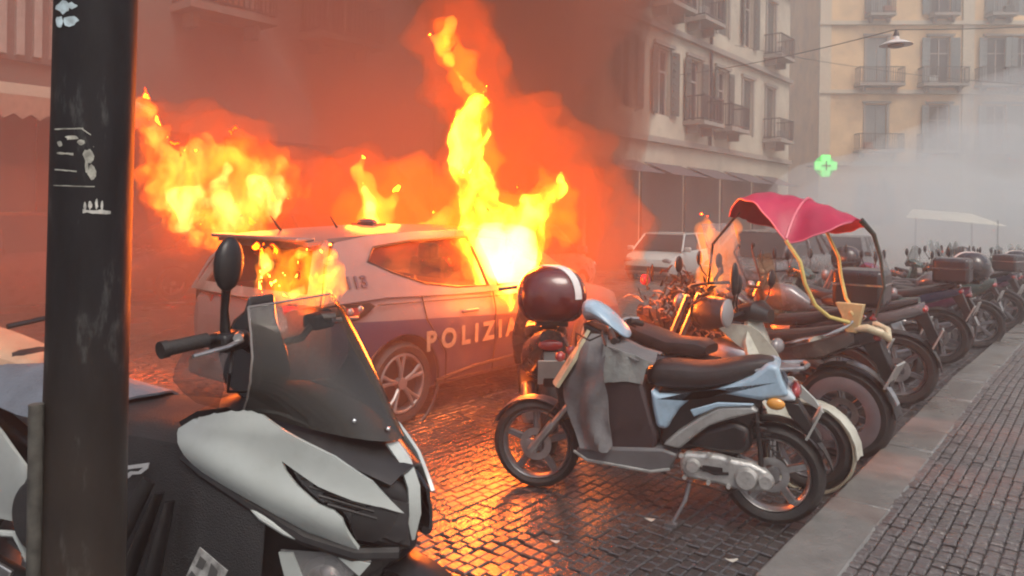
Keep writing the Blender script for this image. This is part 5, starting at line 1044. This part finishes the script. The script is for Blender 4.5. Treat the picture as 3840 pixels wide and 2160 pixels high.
HOT = fire_mat('fire_white_hot', (1, .72, .2), 22.); YEL = fire_mat('fire_yellow', (1, .44, .03), 24., tex=5.); ORG = fire_mat('fire_orange', (1, .17, .006), 4.2); GLO = fire_mat('fire_red_glow', (1, .09, .002), .6)  # GLO shells also emit the red of firelit smoke around the flames
f1 = thing('window_fire', 'tall yellow white blaze bursting from the car front window', 'fire', at(1880, 1050, 6.9))
f2 = thing('left_fire', 'wide billowing yellow orange fire beyond the car tail', 'fire', at(900, 850, 7.2))
f3 = thing('roof_fire', 'small forked flame rising behind the car roof', 'fire', at(1400, 860, 7.4))
f4 = thing('tailgate_fire', 'low speckled orange fire over the car rear window', 'fire', at(1130, 1100, 4.9))
f5 = thing('scooter_fire', 'narrow orange flame over the charred scooter wreck', 'fire', at(2680, 1000, 6.6))
def flameset(root, loc_chain_y, **k): ...
def relparent(o, root):
    o.parent = root; o.matrix_parent_inverse = Matrix.Translation(root.location).inverted()
def FL(root, name, chains, Y, m, **k): relparent(flame(None, name, chains, Y, m, **k), root)
Yf = 6.55
main = [[(1880, 1040, 95), (1850, 900, 120), (1800, 780, 95), (1760, 640, 70), (1760, 500, 62), (1790, 400, 42), (1810, 350, 22)], [(1900, 1020, 110), (1960, 900, 95), (2010, 800, 80), (2060, 730, 50), (2095, 690, 24)], [(1780, 960, 50), (1850, 1050, 50), (1960, 1060, 55)]]
FL(f1, 'flame_core', [[(1880, 1045, 62), (1850, 960, 78), (1840, 880, 60)], [(1900, 1040, 66), (1940, 960, 70), (1950, 880, 40)], [(1920, 1070, 42), (1970, 1060, 36)]], Yf, HOT, grow=1.15, seed=1, disp=.10, vox=.03)
FL(f1, 'flame_body', main, Yf, YEL, grow=.9, seed=2, disp=.17, vox=.022, wisps=26)
FL(f1, 'flame_edge', main + [[(1780, 420, 50), (1740, 300, 40), (1690, 200, 34), (1670, 120, 28)], [(2060, 760, 60), (2140, 790, 50), (2120, 880, 50)]], Yf, ORG, grow=1.15, seed=3, disp=.24, vox=.032, wisps=40)
FL(f1, 'flame_glow', main + [[(1790, 420, 100), (1730, 280, 95), (1690, 160, 105), (1690, 80, 80)], [(2080, 760, 130), (2180, 830, 130), (2150, 950, 110)], [(1900, 600, 130), (1950, 780, 150)]], Yf, GLO, grow=1.75, seed=4, wisps=12, disp=.4, vox=.07)
FL(f1, 'flame_lick', [[(1690, 240, 14), (1665, 190, 26), (1655, 150, 34), (1690, 90, 22), (1705, 60, 10)], [(1655, 170, 24), (1610, 130, 14)], [(1690, 240, 10), (1725, 290, 10), (1760, 335, 14), (1790, 380, 24)]], Yf, fire_mat('fire_lick', (1, .40, .03), 10), grow=.9, seed=5, wisps=6, disp=.10, vox=.025)
left = [[(730, 880, 40), (660, 780, 80), (620, 640, 76), (585, 520, 58), (560, 430, 44), (548, 370, 26)], [(680, 780, 100), (760, 680, 90), (860, 640, 90), (960, 680, 95), (1040, 700, 60), (1075, 740, 30)], [(800, 780, 90), (930, 780, 95), (1020, 800, 60)], [(830, 830, 80), (860, 900, 60), (880, 960, 36)], [(700, 860, 52), (720, 900, 26)], [(960, 880, 44), (1000, 950, 30)]]
FL(f2, 'flame_core', [[(700, 840, 40), (680, 760, 56), (760, 730, 40)], [(930, 690, 50), (1010, 730, 62), (1020, 780, 50)], [(860, 640, 30), (820, 720, 42), (860, 800, 44), (850, 870, 24)]], 7.2, fire_mat('fire_pale', (1, .56, .17), 6., tex=6.), seed=6, disp=.16, vox=.035)
FL(f2, 'flame_body', left, 7.2, fire_mat('fire_amber', (1, .36, .045), 3.6, tex=5.), grow=.95, seed=7, disp=.26, vox=.026, wisps=34, drift=-.1)
FL(f2, 'flame_edge', left, 7.2, fire_mat('fire_orange_soft', (1, .15, .006), 1.9, tex=4.), grow=1.2, seed=8, disp=.30, vox=.036, wisps=50, drift=-.12)
FL(f2, 'flame_glow', left + [[(560, 420, 60), (600, 560, 90)], [(1100, 700, 120), (1300, 760, 150), (1450, 840, 130)], [(1000, 580, 100), (850, 540, 100), (700, 500, 90)], [(900, 950, 80), (1000, 900, 90), (1200, 880, 90)]], 7.4, GLO, grow=1.35, seed=9, disp=.4, vox=.08)
rf = [[(1400, 860, 55), (1390, 780, 48), (1370, 700, 34), (1340, 640, 24), (1360, 590, 10)], [(1440, 830, 30), (1480, 740, 22), (1500, 690, 12)], [(1590, 860, 36), (1640, 850, 44), (1670, 800, 24)], [(1350, 650, 16), (1310, 640, 10)]]
FL(f3, 'flame_core', [[(1395, 850, 26), (1390, 780, 22), (1360, 690, 12)]], 7.5, fire_mat('fire_pale_roof', (1, .6, .15), 12), seed=10, grow=1.3, disp=.07, vox=.025)
FL(f3, 'flame_body', rf, 7.5, fire_mat('fire_amber_roof', (1, .38, .035), 7), grow=1.05, seed=11, wisps=12, disp=.13, vox=.03)
FL(f3, 'flame_glow', rf + [[(1350, 800, 90), (1550, 780, 110), (1680, 780, 90)]], 7.6, fire_mat('fire_red_roof', (1, .12, .004), 1.6), grow=1.5, seed=12, disp=.3, vox=.06)
tg = []
rt = random.Random(21)
for i in range(34):
    x, y = rt.uniform(965, 1280), rt.uniform(940, 1125)
    if y < 1000 and x < 1050: continue
    tg.append([(x, y, rt.uniform(6, 17)), (x + rt.gauss(0, 16), y - rt.uniform(14, 45), rt.uniform(4, 9))])
FL(f4, 'flame_sparks', tg, 4.82, fire_mat('fire_speckle', (1, .42, .05), 16), seed=13, disp=.05, vox=.016)
FL(f4, 'flame_body', [[(990, 1090, 46), (1120, 1100, 60), (1230, 1060, 56)], [(1010, 960, 34), (980, 1030, 40)], [(1080, 1020, 60), (1200, 990, 60), (1260, 1010, 36)], [(970, 930, 26), (1010, 980, 34)]], 4.86, fire_mat('fire_tail', (1, .20, .006), 8, tex=9.), grow=1.2, depth=.6, seed=14, wisps=14, disp=.12, vox=.03)
FL(f4, 'flame_core', [[(985, 960, 22), (1000, 1000, 24), (960, 1060, 14)], [(1090, 1105, 20), (1130, 1090, 14)]], 4.8, fire_mat('fire_tail_core', (1, .5, .08), 14), grow=1.2, seed=15, disp=.06, vox=.02)
FL(f5, 'flame_body', [[(2660, 1060, 40), (2670, 960, 44), (2665, 880, 36), (2650, 820, 16)], [(2710, 1100, 34), (2720, 960, 34), (2745, 850, 26)]], 6.4, fire_mat('fire_scooter', (1, .22, .03), 4.5), grow=1.4, wisps=10, seed=16, disp=.1, vox=.03)
FL(f5, 'flame_core', [[(2665, 890, 16), (2655, 835, 10)], [(2680, 1060, 20), (2690, 1000, 16)]], 6.4, fire_mat('fire_scooter_core', (1, .36, .03), 9), grow=1.4, seed=17, disp=.05, vox=.02)
# what burns also lights the place; one fill lamp is added beside the car
def glow(px, py, Y, e, r, col=(1, .19, .025)):
    l = bpy.data.lights.new('fire_and_fill_light', 'POINT'); l.energy = e; l.color = col; l.shadow_soft_size = r
    o = bpy.data.objects.new('fire_and_fill_light', l); COL.objects.link(o); o.location = at(px, py, Y); return o
glow(1890, 960, Yf, 300, .35); glow(1780, 600, Yf, 230, .3); glow(830, 740, 7.2, 150, .45); glow(1110, 1060, 5.0, 30, .2); glow(1400, 760, 7.8, 110, .3); glow(2680, 980, 6.4, 18, .15)
ci = glow(1700, 1060, 6.1, 50, .25)
cj = glow(1900, 1080, 5.9, 90, .4, (1, .23, .03)); cj.location = W(3.78, 5.15, 1.12)  # fill lamp added outside the car's flank to turn the wet road orange
# flames inside the cabin
f6 = thing('cabin_fire', 'dull orange fire filling the police car cabin', 'fire', W(5.0, 4.6, 1.1))
mb = MB()
rc = random.Random(4)
for i in range(26): mb.ell(W(5.0 + rc.uniform(-.45, .45), 4.75 + rc.uniform(-.9, .9), rc.uniform(.85, 1.22)), (.16, .16, .12), n=8, m=6)
o = obj('flame_body', mb, fire_mat('fire_cabin', (1, .22, .015), 1.3)); relparent(o, f6)
q = o.modifiers.new('r', 'REMESH'); q.mode = 'VOXEL'; q.voxel_size = .05

# ------------------------------------------------------------------ smoke and haze
def cloud(name, blobs, m, disp=.8, vox=.3, label=None, nsc=2.2):
    mb = MB()
    for c, r in blobs: mb.ell(c, r, n=16, m=10)
    o = obj(name, mb, m); o['kind'] = 'stuff'
    q = o.modifiers.new('r', 'REMESH'); q.mode = 'VOXEL'; q.voxel_size = vox
    tx = bpy.data.textures.new(name + '_billow', 'CLOUDS'); tx.noise_scale = nsc; tx.noise_depth = 2
    q = o.modifiers.new('d', 'DISPLACE'); q.texture = tx; q.strength = disp; q.mid_level = .5; q.texture_coords = 'GLOBAL'
    q = o.modifiers.new('s', 'SMOOTH'); q.factor = .6; q.iterations = 4
    return o
cloud('smoke', [(W(7.2, 7.5, 2.2), (2.2, 2.2, 2.4)), (W(8.0, 8.2, 5.5), (3.0, 2.6, 3.2)), (W(8.8, 7.0, 9), (4, 3.2, 4)), (W(8.9, 10.6, 7.5), (2.4, 2.6, 4.5)), (W(8.0, 10.0, 3.2), (1.8, 2.0, 2.4)), (W(10, 11, 11), (3, 3, 4)), (W(9.0, 12.6, 6.5), (2.5, 2.5, 6))],
      smoke_mat('brown_smoke', (.46, .22, .155), .42), 1.4, .3)
cloud('smoke', [(W(8.6, 4.8, 3), (3, 2.2, 3)), (W(9.0, 3.6, 7.5), (3.6, 2.6, 4)), (W(10, .5, 9), (4, 3, 5)), (W(10, 1, 2), (3, 3, 3))], smoke_mat('pink_grey_smoke', (.56, .36, .31), .14), 1.4, .3)
cloud('smoke', [(W(8.6, 10.4, 7), (1.6, 2.2, 6)), (W(8.6, 12.4, 7.5), (1.8, 1.6, 6.5)), (W(8.2, 9.0, 9.5), (2, 2.2, 3))], smoke_mat('dark_smoke', (.18, .10, .085), .5), 1.2, .25)
cloud('smoke', [(W(4.3, 3.6, .5), (1.1, 1.1, .7)), (W(4.2, 5.6, .5), (.9, 1.5, .7)), (W(5.5, 2.2, .6), (1.5, 1.2, .9)), (W(7, 2, .8), (2, 1.6, 1.2))], smoke_mat('thin_smoke', (.55, .36, .28), .10), .3, .15, nsc=.9)
cloud('smoke', [(Vector((15, 30, 1.8)), (5, 4, 2.6)), (Vector((20, 33, 2.6)), (5, 4, 3.4)), (Vector((25, 36, 4)), (5, 4, 5)), (Vector((12, 24, 1.2)), (3, 3, 1.8)), (Vector((19, 26, 1.4)), (3, 3, 2))],
      smoke_mat('pale_smoke', (.90, .96, .98), .15), 1.2, .4)
hz = MB(); hz.box((15, 20, 11.9), (300, 270, 32.4)); h = obj('haze', hz, smoke_mat('haze_air', (.95, .96, .93), .010, .3), smooth=False); h['kind'] = 'stuff'
